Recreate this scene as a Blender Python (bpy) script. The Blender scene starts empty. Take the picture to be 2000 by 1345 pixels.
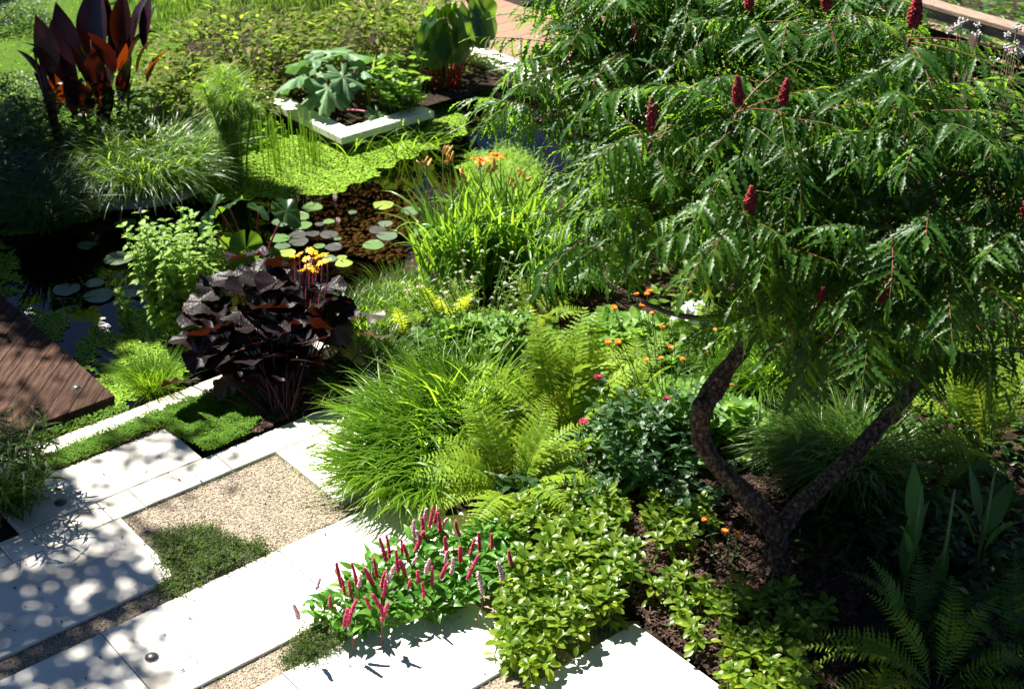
import bpy, math, random
import numpy as np
from mathutils import Vector, Matrix

rng = np.random.default_rng(7)
random.seed(7)
R = math.radians
sc = bpy.context.scene
col = sc.collection

# ------------------------------------------------------------------ camera
H, PITCH, FPX = 5.3, R(30), 2778.0
cam_d = bpy.data.cameras.new('camera')
cam = bpy.data.objects.new('camera', cam_d)
col.objects.link(cam)
cam.location = (0, 0, H)
cam.rotation_euler = (R(90) - PITCH, 0, 0)
cam_d.sensor_width = 36.0
cam_d.lens = 36.0 * FPX / 2000.0
cam_d.clip_end = 2000
cam_d.dof.use_dof = True
cam_d.dof.focus_distance = 8.0
cam_d.dof.aperture_fstop = 2.8
sc.camera = cam

# ------------------------------------------------------------------ light
SUN_AZ, SUN_EL = R(-48), R(54)           # azimuth from +Y towards +X
to_sun = Vector((math.sin(SUN_AZ) * math.cos(SUN_EL), math.cos(SUN_AZ) * math.cos(SUN_EL), math.sin(SUN_EL)))
world = bpy.data.worlds.new('World')
sc.world = world
world.use_nodes = True
wn = world.node_tree
bg = wn.nodes['Background']
sky = wn.nodes.new('ShaderNodeTexSky')
sky.sky_type = 'NISHITA'
sky.sun_disc = False
sky.sun_elevation = SUN_EL
sky.sun_rotation = SUN_AZ
sky.air_density = 0.33
sky.dust_density = 0.0
sky.ozone_density = 3.0
wn.links.new(sky.outputs[0], bg.inputs[0])
bg.inputs[1].default_value = 0.05
sun_d = bpy.data.lights.new('sun', 'SUN')
sun_d.energy = 5.0
sun_d.angle = R(0.53)
sun_d.color = (1.0, 0.95, 0.86)
sun = bpy.data.objects.new('sun', sun_d)
sun.rotation_euler = (-to_sun).to_track_quat('-Z', 'Y').to_euler()
sun.location = (-8, 8, 14)
col.objects.link(sun)
sc.view_settings.view_transform = 'Standard'
sc.view_settings.look = 'None'
sc.view_settings.gamma = 1.0
sc.view_settings.exposure = 1.95
sc.view_settings.use_curve_mapping = False
sc.cycles.max_bounces = 6
sc.cycles.diffuse_bounces = 2
sc.cycles.glossy_bounces = 3
sc.cycles.transmission_bounces = 4
sc.cycles.transparent_max_bounces = 8
sc.cycles.use_denoising = True
sc.cycles.caustics_reflective = False
sc.cycles.caustics_refractive = False

# ------------------------------------------------------------------ coordinates
TH = R(40)
CA, SA = math.cos(TH), math.sin(TH)
CP, SP = math.cos(PITCH), math.sin(PITCH)


def ray(px, py):
    X, Y = (px - 1000) / FPX, -(py - 672.5) / FPX
    return np.array([X, CP + Y * SP, -SP + Y * CP])


def at(px, py, z=0.0):
    d = ray(px, py)
    return np.array([0, 0, H]) + d * ((z - H) / d[2])


def pt(px, py, Y):
    d = ray(px, py)
    return np.array([0, 0, H]) + d * (Y / d[1])


def uv(u, v, z=0.0):
    """paving grid (u along the slabs, v across) to world"""
    return (u * CA - v * SA, u * SA + v * CA, z)


def inside(p, poly):
    x, y = p
    c = False
    n = len(poly)
    for i in range(n):
        x1, y1 = poly[i]
        x2, y2 = poly[i - 1]
        if (y1 > y) != (y2 > y) and x < (x2 - x1) * (y - y1) / (y2 - y1) + x1:
            c = not c
    return c


def inside_np(P, poly):
    x, y = P[:, 0], P[:, 1]
    c = np.zeros(len(P), bool)
    for i in range(len(poly)):
        x1, y1 = poly[i]
        x2, y2 = poly[i - 1]
        m = (y1 > y) != (y2 > y)
        xi = (x2 - x1) * (y - y1) / ((y2 - y1) if y2 != y1 else 1e-9) + x1
        c ^= m & (x < xi)
    return c


def wpoly(pts, z=0.0):
    return [tuple(at(a, b, z)[:2]) for a, b in pts]


def in_poly(poly, n):
    a = np.array(poly)
    lo, hi = a.min(0), a.max(0)
    out = []
    while len(out) < n:
        P = rng.uniform(lo, hi, (max(n * 3, 30), 2))
        out += list(P[inside_np(P, poly)])
    return out[:n]


# ------------------------------------------------------------------ materials
MATS = {}


def nodes_of(name):
    m = bpy.data.materials.new(name)
    m.use_nodes = True
    nt = m.node_tree
    nt.nodes.clear()
    out = nt.nodes.new('ShaderNodeOutputMaterial')
    MATS[name] = m
    return m, nt, out


def N(nt, t, **k):
    n = nt.nodes.new(t)
    for a, b in k.items():
        setattr(n, a, b)
    return n


def ramp(nt, stops):
    r = nt.nodes.new('ShaderNodeValToRGB')
    el = r.color_ramp.elements
    while len(el) < len(stops):
        el.new(0.5)
    for e, (p, c) in zip(el, stops):
        e.position = p
        e.color = (*c, 1)
    return r


def leafmat(name, stops, trans, tw=0.4, rough=0.4, spec=0.5, under=None, bump=0.0, patch=None):
    """stops: colours spread over leaves at random; trans: light through the leaf; under: colour of the underside"""
    m, nt, out = nodes_of(name)
    L = nt.links.new
    oi = N(nt, 'ShaderNodeObjectInfo')
    ge = N(nt, 'ShaderNodeNewGeometry')
    add = N(nt, 'ShaderNodeMath', operation='ADD')
    L(oi.outputs['Random'], add.inputs[0])
    L(ge.outputs['Random Per Island'], add.inputs[1])
    fr = N(nt, 'ShaderNodeMath', operation='FRACT')
    L(add.outputs[0], fr.inputs[0])
    if 'petal' not in name and 'pad' not in name and name not in ('fern', 'papyrus_thread', 'duckweed_frond', 'daylily_leaf', 'soft_leaf', 'feather_leaf', 'mint_leaf', 'persicaria_leaf', 'rheum_leaf', 'lily_bud'):
        stops = [tuple(x * 0.55 for x in q) for q in stops]
        trans = tuple(min(.95, x * 1.12) for x in trans)
    k = len(stops)
    rp = ramp(nt, [(i / max(1, k - 1), c) for i, c in enumerate(stops)])
    L(fr.outputs[0], rp.inputs[0])
    c = rp.outputs[0]
    tc = N(nt, 'ShaderNodeTexCoord')
    nz = N(nt, 'ShaderNodeTexNoise')
    nz.inputs['Scale'].default_value = 22
    nz.inputs['Detail'].default_value = 3
    L(tc.outputs['Object'], nz.inputs['Vector'])
    if patch:
        mp = N(nt, 'ShaderNodeMix', data_type='RGBA')
        pr = ramp(nt, [(0.5, (0, 0, 0)), (0.62, (1, 1, 1))])
        L(nz.outputs[0], pr.inputs[0])
        L(pr.outputs[0], mp.inputs[0])
        L(c, mp.inputs[6])
        mp.inputs[7].default_value = (*patch, 1)
        c = mp.outputs[2]
    else:
        hv = N(nt, 'ShaderNodeHueSaturation')
        mr = N(nt, 'ShaderNodeMapRange')
        mr.inputs[1].default_value, mr.inputs[2].default_value = 0.3, 0.7
        mr.inputs[3].default_value, mr.inputs[4].default_value = 0.75, 1.25
        L(nz.outputs[0], mr.inputs[0])
        L(mr.outputs[0], hv.inputs['Value'])
        L(c, hv.inputs['Color'])
        c = hv.outputs[0]
    if under:
        mu = N(nt, 'ShaderNodeMix', data_type='RGBA')
        L(ge.outputs['Backfacing'], mu.inputs[0])
        L(c, mu.inputs[6])
        mu.inputs[7].default_value = (*under, 1)
        c = mu.outputs[2]
    b = N(nt, 'ShaderNodeBsdfPrincipled')
    L(c, b.inputs['Base Color'])
    b.inputs['Roughness'].default_value = rough
    b.inputs['Specular IOR Level'].default_value = spec * (1 if 'pad' in name else .5)
    if bump:
        bp = N(nt, 'ShaderNodeBump')
        bp.inputs['Strength'].default_value = bump
        bp.inputs['Distance'].default_value = 0.01
        n2 = N(nt, 'ShaderNodeTexNoise')
        n2.inputs['Scale'].default_value = 60
        L(tc.outputs['Object'], n2.inputs['Vector'])
        L(n2.outputs[0], bp.inputs['Height'])
        L(bp.outputs[0], b.inputs['Normal'])
    t = N(nt, 'ShaderNodeBsdfTranslucent')
    tm = N(nt, 'ShaderNodeHueSaturation')
    tm.inputs['Color'].default_value = (*trans, 1)
    mr2 = N(nt, 'ShaderNodeMapRange')
    mr2.inputs[3].default_value, mr2.inputs[4].default_value = 0.7, 1.3
    L(fr.outputs[0], mr2.inputs[0])
    L(mr2.outputs[0], tm.inputs['Value'])
    L(tm.outputs[0], t.inputs['Color'])
    mx = N(nt, 'ShaderNodeMixShader')
    mx.inputs[0].default_value = tw
    L(b.outputs[0], mx.inputs[1])
    L(t.outputs[0], mx.inputs[2])
    L(mx.outputs[0], out.inputs[0])
    return m


def solid(name, stops, rough=0.7, scale=8.0, bump=0.3, bscale=40, bdist=0.01, spec=0.4, stretch=None, objrand=0.0, detail=5):
    m, nt, out = nodes_of(name)
    L = nt.links.new
    tc = N(nt, 'ShaderNodeTexCoord')
    vec = tc.outputs['Object']
    if stretch:
        mp = N(nt, 'ShaderNodeMapping')
        mp.inputs['Scale'].default_value = stretch
        L(vec, mp.inputs[0])
        vec = mp.outputs[0]
    nz = N(nt, 'ShaderNodeTexNoise')
    nz.inputs['Scale'].default_value = scale
    nz.inputs['Detail'].default_value = detail
    L(vec, nz.inputs['Vector'])
    k = len(stops)
    rp = ramp(nt, [(0.3 + 0.4 * i / max(1, k - 1), c) for i, c in enumerate(stops)])
    L(nz.outputs[0], rp.inputs[0])
    c = rp.outputs[0]
    if objrand:
        oi = N(nt, 'ShaderNodeObjectInfo')
        ge = N(nt, 'ShaderNodeNewGeometry')
        add = N(nt, 'ShaderNodeMath', operation='ADD')
        L(oi.outputs['Random'], add.inputs[0])
        L(ge.outputs['Random Per Island'], add.inputs[1])
        fr = N(nt, 'ShaderNodeMath', operation='FRACT')
        L(add.outputs[0], fr.inputs[0])
        mr = N(nt, 'ShaderNodeMapRange')
        mr.inputs[3].default_value, mr.inputs[4].default_value = 1 - objrand, 1 + objrand
        L(fr.outputs[0], mr.inputs[0])
        hv = N(nt, 'ShaderNodeHueSaturation')
        L(mr.outputs[0], hv.inputs['Value'])
        L(c, hv.inputs['Color'])
        c = hv.outputs[0]
    b = N(nt, 'ShaderNodeBsdfPrincipled')
    L(c, b.inputs['Base Color'])
    b.inputs['Roughness'].default_value = rough
    b.inputs['Specular IOR Level'].default_value = spec
    if bump:
        n2 = N(nt, 'ShaderNodeTexNoise')
        n2.inputs['Scale'].default_value = bscale
        n2.inputs['Detail'].default_value = 4
        L(vec, n2.inputs['Vector'])
        bp = N(nt, 'ShaderNodeBump')
        bp.inputs['Strength'].default_value = bump
        bp.inputs['Distance'].default_value = bdist
        L(n2.outputs[0], bp.inputs['Height'])
        L(bp.outputs[0], b.inputs['Normal'])
    L(b.outputs[0], out.inputs[0])
    return m


def watermat():
    m, nt, out = nodes_of('pond_water')
    L = nt.links.new
    fr = N(nt, 'ShaderNodeFresnel')
    fr.inputs[0].default_value = 1.33
    tr = N(nt, 'ShaderNodeBsdfTransparent')
    tr.inputs[0].default_value = (0.40, 0.34, 0.22, 1)
    gl = N(nt, 'ShaderNodeBsdfGlossy')
    gl.inputs['Roughness'].default_value = 0.0
    gl.inputs['Color'].default_value = (1, 1, 1, 1)
    tc = N(nt, 'ShaderNodeTexCoord')
    nz = N(nt, 'ShaderNodeTexNoise')
    nz.inputs['Scale'].default_value = 5
    nz.inputs['Detail'].default_value = 2
    L(tc.outputs['Object'], nz.inputs['Vector'])
    bp = N(nt, 'ShaderNodeBump')
    bp.inputs['Strength'].default_value = 0.05
    bp.inputs['Distance'].default_value = 0.02
    L(nz.outputs[0], bp.inputs['Height'])
    L(bp.outputs[0], gl.inputs['Normal'])
    L(bp.outputs[0], fr.inputs['Normal'])
    mx = N(nt, 'ShaderNodeMixShader')
    L(fr.outputs[0], mx.inputs[0])
    L(tr.outputs[0], mx.inputs[1])
    L(gl.outputs[0], mx.inputs[2])
    L(mx.outputs[0], out.inputs[0])
    return m


watermat()
solid('limestone', [(0.38, 0.345, 0.285), (0.55, 0.52, 0.46), (0.62, 0.59, 0.535)], rough=0.75, scale=2.6, bump=0.25, bscale=90, bdist=0.004, objrand=0.06, detail=8)
solid('tile_stone', [(0.42, 0.36, 0.28), (0.56, 0.51, 0.43), (0.63, 0.6, 0.53)], rough=0.75, scale=4, bump=0.3, bscale=70, bdist=0.004, objrand=0.14, detail=8)
solid('white_render', [(0.58, 0.55, 0.47), (0.7, 0.68, 0.6)], rough=0.8, scale=3, bump=0.2, bscale=60)
solid('grey_stone', [(0.18, 0.17, 0.16), (0.4, 0.38, 0.35)], rough=0.85, scale=9, bump=0.7, bscale=30, objrand=0.15)
solid('soil', [(0.008, 0.005, 0.004), (0.022, 0.014, 0.01), (0.045, 0.029, 0.021)], rough=0.95, scale=14, bump=1.0, bscale=60, bdist=0.02, spec=0.1)
solid('bark_chip', [(0.02, 0.011, 0.008), (0.075, 0.04, 0.028)], rough=0.85, scale=30, bump=0.4, bscale=80, objrand=0.6, spec=0.2)
solid('gravel', [(0.1, 0.08, 0.055), (0.24, 0.19, 0.135), (0.34, 0.28, 0.21)], rough=0.9, scale=75, bump=1.0, bscale=110, bdist=0.012, detail=3)
solid('gravel_stone', [(0.2, 0.165, 0.125), (0.34, 0.29, 0.235)], rough=0.85, scale=30, bump=0, objrand=0.6)
solid('pebble', [(0.07, 0.045, 0.018), (0.18, 0.115, 0.05)], rough=0.5, scale=20, bump=0.1, objrand=0.7)
solid('pond_silt', [(0.008, 0.006, 0.004), (0.02, 0.014, 0.008)], rough=1.0, scale=5, bump=0.2, spec=0.0)
solid('dark_wood', [(0.016, 0.008, 0.005), (0.045, 0.024, 0.016), (0.085, 0.048, 0.033)], rough=0.85, spec=0.1, scale=5, bump=0.5, bscale=22, bdist=0.006, stretch=(1.2, 9, 9), objrand=0.2, detail=6)
solid('deck_edge', [(0.012, 0.008, 0.006), (0.03, 0.02, 0.015)], rough=0.8, scale=5, bump=0.2)
solid('tan_deck', [(0.17, 0.092, 0.056), (0.22, 0.12, 0.075)], rough=0.7, scale=5, bump=0.15, bscale=40, stretch=(1, 8, 8), objrand=0.06)
solid('weathered_wood', [(0.1, 0.065, 0.045), (0.28, 0.2, 0.15)], rough=0.85, scale=6, bump=0.7, bscale=25, stretch=(1.5, 12, 12), objrand=0.15)
solid('shaded_slat', [(0.012, 0.009, 0.007), (0.03, 0.022, 0.017)], rough=0.9, spec=0.1, scale=6, bump=0.5, bscale=25, stretch=(1.5, 12, 12), objrand=0.2)  # weathered wood darkened, so the shade on the slats is in the colour
solid('dark_metal', [(0.02, 0.02, 0.022), (0.04, 0.04, 0.042)], rough=0.35, scale=10, bump=0, spec=0.6)
solid('black_plastic_and_gap', [(0.01, 0.01, 0.011), (0.02, 0.02, 0.02)], rough=0.5, scale=10, bump=0.1)
solid('grey_paint', [(0.1, 0.1, 0.105), (0.14, 0.14, 0.15)], rough=0.5, scale=10, bump=0.05)
solid('sumac_bark', [(0.022, 0.013, 0.008), (0.075, 0.045, 0.028), (0.25, 0.17, 0.115)], rough=0.9, scale=42, bump=1.0, bscale=55, bdist=0.05, stretch=(1, 1, 0.7), spec=0.15)
solid('twig_bark', [(0.05, 0.03, 0.02), (0.10, 0.06, 0.04)], rough=0.8, scale=20, bump=0.4)
solid('tree_bark', [(0.05, 0.04, 0.03), (0.12, 0.1, 0.08)], rough=0.9, scale=10, bump=0.6)
solid('sumac_fruit', [(0.1, 0.004, 0.008), (0.28, 0.01, 0.015), (0.4, 0.025, 0.028)], rough=0.6, scale=60, bump=0.6, bscale=150, objrand=0.25)
solid('spike_red', [(0.42, 0.012, 0.06), (0.6, 0.05, 0.14)], rough=0.6, scale=90, bump=0.5, bscale=200, objrand=0.25)
solid('spike_pale', [(0.5, 0.22, 0.25), (0.7, 0.55, 0.52)], rough=0.7, scale=70, bump=0.5, bscale=200, objrand=0.15)
solid('red_stalk', [(0.16, 0.015, 0.03), (0.26, 0.03, 0.05)], rough=0.45, scale=10, bump=0)
solid('dark_stalk', [(0.03, 0.006, 0.008), (0.07, 0.012, 0.016)], rough=0.45, scale=10, bump=0)
solid('green_stalk', [(0.06, 0.12, 0.02), (0.12, 0.2, 0.04)], rough=0.5, scale=10, bump=0)
solid('seed_head', [(0.3, 0.28, 0.27), (0.5, 0.47, 0.45)], rough=0.8, scale=40, bump=0.5)
solid('yellow_centre', [(0.6, 0.3, 0.02), (0.7, 0.45, 0.05)], rough=0.7, scale=40, bump=0.3)
leafmat('sumac_leaf', [(0.02, 0.07, 0.012), (0.035, 0.11, 0.016), (0.065, 0.16, 0.018), (0.028, 0.09, 0.016)], (0.23, 0.45, 0.025), tw=0.34, rough=0.4, spec=0.42, bump=0.3)
leafmat('sumac_rachis', [(0.26, 0.13, 0.06), (0.34, 0.09, 0.07), (0.14, 0.16, 0.04), (0.12, 0.17, 0.03)], (0.3, 0.15, 0.06), tw=0.15, rough=0.5)
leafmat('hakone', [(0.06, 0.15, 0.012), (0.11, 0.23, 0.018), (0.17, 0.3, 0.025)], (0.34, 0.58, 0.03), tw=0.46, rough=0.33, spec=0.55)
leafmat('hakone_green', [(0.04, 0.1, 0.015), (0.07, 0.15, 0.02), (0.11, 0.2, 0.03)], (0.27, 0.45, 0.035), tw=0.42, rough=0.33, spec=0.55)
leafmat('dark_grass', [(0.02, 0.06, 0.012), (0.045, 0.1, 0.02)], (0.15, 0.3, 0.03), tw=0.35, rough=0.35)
leafmat('lawn_grass', [(0.06, 0.16, 0.012), (0.1, 0.22, 0.018), (0.13, 0.26, 0.02)], (0.3, 0.5, 0.015), tw=0.4, rough=0.6, spec=0.12)
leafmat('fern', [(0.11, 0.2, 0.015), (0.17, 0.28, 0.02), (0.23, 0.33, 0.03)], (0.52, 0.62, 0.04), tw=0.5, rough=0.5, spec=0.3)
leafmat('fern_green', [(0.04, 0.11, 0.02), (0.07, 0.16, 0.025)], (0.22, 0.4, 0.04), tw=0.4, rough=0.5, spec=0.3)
leafmat('daylily_leaf', [(0.05, 0.14, 0.015), (0.09, 0.2, 0.02), (0.13, 0.25, 0.03)], (0.3, 0.52, 0.03), tw=0.4, rough=0.3, spec=0.6)
leafmat('persicaria_leaf', [(0.03, 0.11, 0.015), (0.055, 0.16, 0.02), (0.09, 0.21, 0.03)], (0.22, 0.46, 0.03), tw=0.35, rough=0.33, spec=0.5)
leafmat('pachysandra_leaf', [(0.05, 0.13, 0.012), (0.12, 0.23, 0.018), (0.18, 0.29, 0.025), (0.27, 0.36, 0.035)], (0.38, 0.54, 0.03), tw=0.38, rough=0.33, spec=0.5)
leafmat('bergamot_leaf', [(0.04, 0.10, 0.035), (0.07, 0.15, 0.05), (0.05, 0.12, 0.04)], (0.16, 0.36, 0.05), tw=0.32, rough=0.38, spec=0.5, bump=0.4)
leafmat('mint_leaf', [(0.11, 0.2, 0.03), (0.16, 0.27, 0.045), (0.2, 0.32, 0.06)], (0.36, 0.52, 0.06), tw=0.4, rough=0.5, spec=0.3)
leafmat('soft_leaf', [(0.06, 0.15, 0.025), (0.1, 0.2, 0.03), (0.14, 0.25, 0.04)], (0.3, 0.5, 0.04), tw=0.4, rough=0.45)
leafmat('ligularia_leaf', [(0.012, 0.007, 0.009), (0.02, 0.012, 0.014), (0.018, 0.015, 0.012)], (0.22, 0.035, 0.008), tw=0.04, rough=0.42, spec=0.28, under=(0.035, 0.009, 0.007), bump=0.6)
leafmat('ligularia_olive', [(0.05, 0.045, 0.022), (0.07, 0.065, 0.03)], (0.35, 0.2, 0.03), tw=0.16, rough=0.4, spec=0.7, under=(0.09, 0.04, 0.014), bump=0.6)
leafmat('canna_leaf', [(0.022, 0.007, 0.014), (0.034, 0.012, 0.022)], (0.35, 0.04, 0.006), tw=0.03, rough=0.36, spec=0.5)
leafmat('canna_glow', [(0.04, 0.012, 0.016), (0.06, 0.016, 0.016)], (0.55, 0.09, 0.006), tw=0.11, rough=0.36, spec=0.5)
leafmat('colocasia_leaf', [(0.02, 0.07, 0.02), (0.04, 0.11, 0.025)], (0.2, 0.36, 0.02), tw=0.38, rough=0.35, spec=0.5)
leafmat('rheum_leaf', [(0.08, 0.17, 0.07), (0.12, 0.22, 0.09)], (0.2, 0.4, 0.08), tw=0.25, rough=0.45, spec=0.5, bump=0.5)
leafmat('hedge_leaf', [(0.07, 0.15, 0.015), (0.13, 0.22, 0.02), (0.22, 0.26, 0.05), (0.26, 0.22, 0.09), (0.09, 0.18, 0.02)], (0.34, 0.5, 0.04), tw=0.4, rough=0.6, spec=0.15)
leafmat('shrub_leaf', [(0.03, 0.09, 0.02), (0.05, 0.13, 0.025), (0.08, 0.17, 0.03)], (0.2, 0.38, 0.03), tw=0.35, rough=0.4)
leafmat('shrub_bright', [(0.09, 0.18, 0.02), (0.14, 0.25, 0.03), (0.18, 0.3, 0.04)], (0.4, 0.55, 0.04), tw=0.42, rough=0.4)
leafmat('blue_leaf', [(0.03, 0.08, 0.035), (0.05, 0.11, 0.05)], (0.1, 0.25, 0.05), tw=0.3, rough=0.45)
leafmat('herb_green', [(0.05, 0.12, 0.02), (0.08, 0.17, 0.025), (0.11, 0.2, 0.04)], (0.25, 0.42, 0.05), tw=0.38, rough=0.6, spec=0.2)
leafmat('moss_leaf', [(0.08, 0.2, 0.015), (0.13, 0.28, 0.02), (0.18, 0.34, 0.03)], (0.32, 0.52, 0.03), tw=0.34, rough=0.6, spec=0.2)
leafmat('thyme_leaf', [(0.06, 0.11, 0.03), (0.1, 0.16, 0.04), (0.14, 0.15, 0.07)], (0.2, 0.32, 0.05), tw=0.25, rough=0.55)
leafmat('duckweed_frond', [(0.11, 0.22, 0.012), (0.15, 0.27, 0.016), (0.2, 0.31, 0.03)], (0.2, 0.36, 0.03), tw=0.1, rough=0.6, spec=0.15)
leafmat('feather_leaf', [(0.14, 0.26, 0.02), (0.2, 0.33, 0.03)], (0.35, 0.55, 0.03), tw=0.4, rough=0.5)
leafmat('papyrus_thread', [(0.12, 0.22, 0.015), (0.18, 0.3, 0.02)], (0.3, 0.5, 0.03), tw=0.4, rough=0.4)
leafmat('pad_green', [(0.08, 0.15, 0.045), (0.11, 0.18, 0.06)], (0.15, 0.3, 0.04), tw=0.08, rough=0.22, spec=0.7, bump=0.2)
leafmat('pad_yellow', [(0.17, 0.24, 0.04), (0.21, 0.26, 0.05)], (0.3, 0.4, 0.04), tw=0.1, rough=0.25, spec=0.6, bump=0.2)
leafmat('pad_grey', [(0.07, 0.11, 0.06), (0.1, 0.14, 0.085)], (0.12, 0.2, 0.06), tw=0.06, rough=0.2, spec=0.8, bump=0.2)
leafmat('pad_purple', [(0.035, 0.032, 0.032), (0.055, 0.055, 0.045)], (0.1, 0.05, 0.05), tw=0.05, rough=0.2, spec=0.8, bump=0.2, patch=(0.085, 0.08, 0.075))
leafmat('bamboo_leaf', [(0.03, 0.08, 0.02), (0.06, 0.12, 0.03), (0.045, 0.07, 0.03)], (0.18, 0.32, 0.04), tw=0.35, rough=0.5, spec=0.2)
leafmat('ginger_leaf', [(0.03, 0.09, 0.025), (0.04, 0.11, 0.03)], (0.2, 0.4, 0.05), tw=0.35, rough=0.4)
leafmat('blood_blade', [(0.16, 0.02, 0.015), (0.28, 0.03, 0.02)], (0.45, 0.05, 0.02), tw=0.3, rough=0.4)
leafmat('orange_petal', [(0.8, 0.16, 0.015), (0.85, 0.24, 0.02)], (0.9, 0.25, 0.02), tw=0.3, rough=0.5)
leafmat('lily_bud', [(0.5, 0.36, 0.1), (0.65, 0.34, 0.1)], (0.6, 0.3, 0.08), tw=0.2, rough=0.45)
leafmat('yellow_petal', [(0.8, 0.4, 0.01), (0.85, 0.48, 0.015)], (0.9, 0.5, 0.02), tw=0.25, rough=0.5)
leafmat('white_petal', [(0.75, 0.78, 0.68), (0.8, 0.8, 0.76)], (0.7, 0.75, 0.6), tw=0.25, rough=0.5)
leafmat('pink_petal', [(0.6, 0.4, 0.4), (0.7, 0.55, 0.5)], (0.6, 0.4, 0.4), tw=0.25, rough=0.5)
leafmat('claret_petal', [(0.2, 0.01, 0.04), (0.35, 0.015, 0.07)], (0.4, 0.02, 0.08), tw=0.2, rough=0.5)
leafmat('violet_petal', [(0.2, 0.12, 0.35), (0.3, 0.2, 0.45)], (0.3, 0.2, 0.4), tw=0.2, rough=0.5)
leafmat('tree_leaf', [(0.03, 0.07, 0.015), (0.05, 0.1, 0.02)], (0.12, 0.25, 0.02), tw=0.25, rough=0.4)


# ------------------------------------------------------------------ mesh helpers
def rot(yaw=0., pitch=0., roll=0.):
    cy, sy = math.cos(yaw), math.sin(yaw)
    cp, sp = math.cos(pitch), math.sin(pitch)
    cr, sr = math.cos(roll), math.sin(roll)
    Z = np.array([[cy, -sy, 0], [sy, cy, 0], [0, 0, 1]])
    Y = np.array([[cp, 0, -sp], [0, 1, 0], [sp, 0, cp]])
    X = np.array([[1, 0, 0], [0, cr, -sr], [0, sr, cr]])
    return Z @ Y @ X


def M4(loc=(0, 0, 0), r=None, s=1.0):
    m = np.eye(4)
    m[:3, :3] = (np.eye(3) if r is None else r) * s
    m[:3, 3] = loc
    return m


class MB:
    def __init__(self):
        self.v, self.f, self.m, self.n = [], [], [], 0

    def add(self, vf, loc=(0, 0, 0), r=None, s=1.0, mat=0):
        V, F = vf[0], vf[1]
        V = np.asarray(V, float) * s
        if r is not None:
            V = V @ r.T
        self.v.append(V + np.asarray(loc, float))
        n = self.n
        self.f.extend([tuple(i + n for i in q) for q in F])
        mm = vf[2] if len(vf) > 2 else None
        self.m.extend(mm if mm is not None else [mat] * len(F))
        self.n += len(V)
        return self

    def vf(self):
        return np.concatenate(self.v), self.f, self.m

    def mesh(self, name, mats, smooth=True):
        me = bpy.data.meshes.new(name)
        V = np.concatenate(self.v) if self.v else np.zeros((0, 3))
        me.from_pydata(V.tolist(), [], self.f)
        for k in ([mats] if isinstance(mats, str) else mats):
            me.materials.append(MATS[k])
        if max(self.m, default=0) > 0:
            me.polygons.foreach_set('material_index', self.m)
        if smooth:
            me.polygons.foreach_set('use_smooth', [True] * len(me.polygons))
        me.update()
        return me


def meshof(vf, name, mats, smooth=True):
    b = MB()
    b.add(vf)
    return b.mesh(name, mats, smooth)


def tag(o, label=None, cat=None, group=None, kind=None):
    if label:
        o['label'] = label
    if cat:
        o['category'] = cat
    if group:
        o['group'] = group
    if kind:
        o['kind'] = kind
    return o


def obj(name, me, parent=None, m=None):
    o = bpy.data.objects.new(name, me)
    col.objects.link(o)
    if parent is not None:
        o.parent = parent
    if m is not None:
        o.matrix_basis = Matrix(np.asarray(m).tolist())
    return o


def thing(name, label, cat, loc=(0, 0, 0), group=None):
    o = bpy.data.objects.new(name, None)
    o.empty_display_size = 0.1
    col.objects.link(o)
    o.location = tuple(float(a) for a in loc)
    return tag(o, label, cat, group)


def scatter(parent, name, variants, placed, limit=300, mats=None, origin=(0, 0, 0), smooth=True):
    """placed: (variant, 4x4 in the parent's space). The nearest LIMIT become parts of their own, the rest one joined part."""
    o = np.asarray(origin, float)
    cp = np.array([0, 0, H])
    placed = sorted(placed, key=lambda q: np.linalg.norm(q[1][:3, 3] + o - cp))
    meshes = [meshof(v, name, mats, smooth) for v in variants]
    for k, m in placed[:limit]:
        obj(name, meshes[k], parent, m)
    rest = placed[limit:]
    if rest:
        b = MB()
        for k, m in rest:
            V, F, mm = (tuple(variants[k]) + (None,))[:3]
            V2 = np.asarray(V) @ m[:3, :3].T + m[:3, 3]
            b.add((V2, F, mm))
        tag(obj('inner_' + name if not name.startswith('inner') else name, b.mesh(name, mats, smooth), parent), kind='stuff')


# width profiles
def p_lance(t): return np.sin(np.pi * np.clip(t, 0, 1) ** 0.75) * 0.98 + 0.02
def p_grass(t): return np.minimum(1, 0.45 + t * 2.5) * np.clip(1 - t ** 2.2, 0.02, 1)
def p_strap(t): return np.minimum(1, 0.6 + t * 1.2) * np.clip(1 - t ** 4, 0.02, 1)
def p_ovate(t): return np.sin(np.pi * np.clip(t, 0.02, 1) ** 0.6) * 0.97 + 0.03
def p_obov(t): return np.sin(np.pi * np.clip(t, 0.02, 1) ** 1.35) * 0.95 + 0.05


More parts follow.
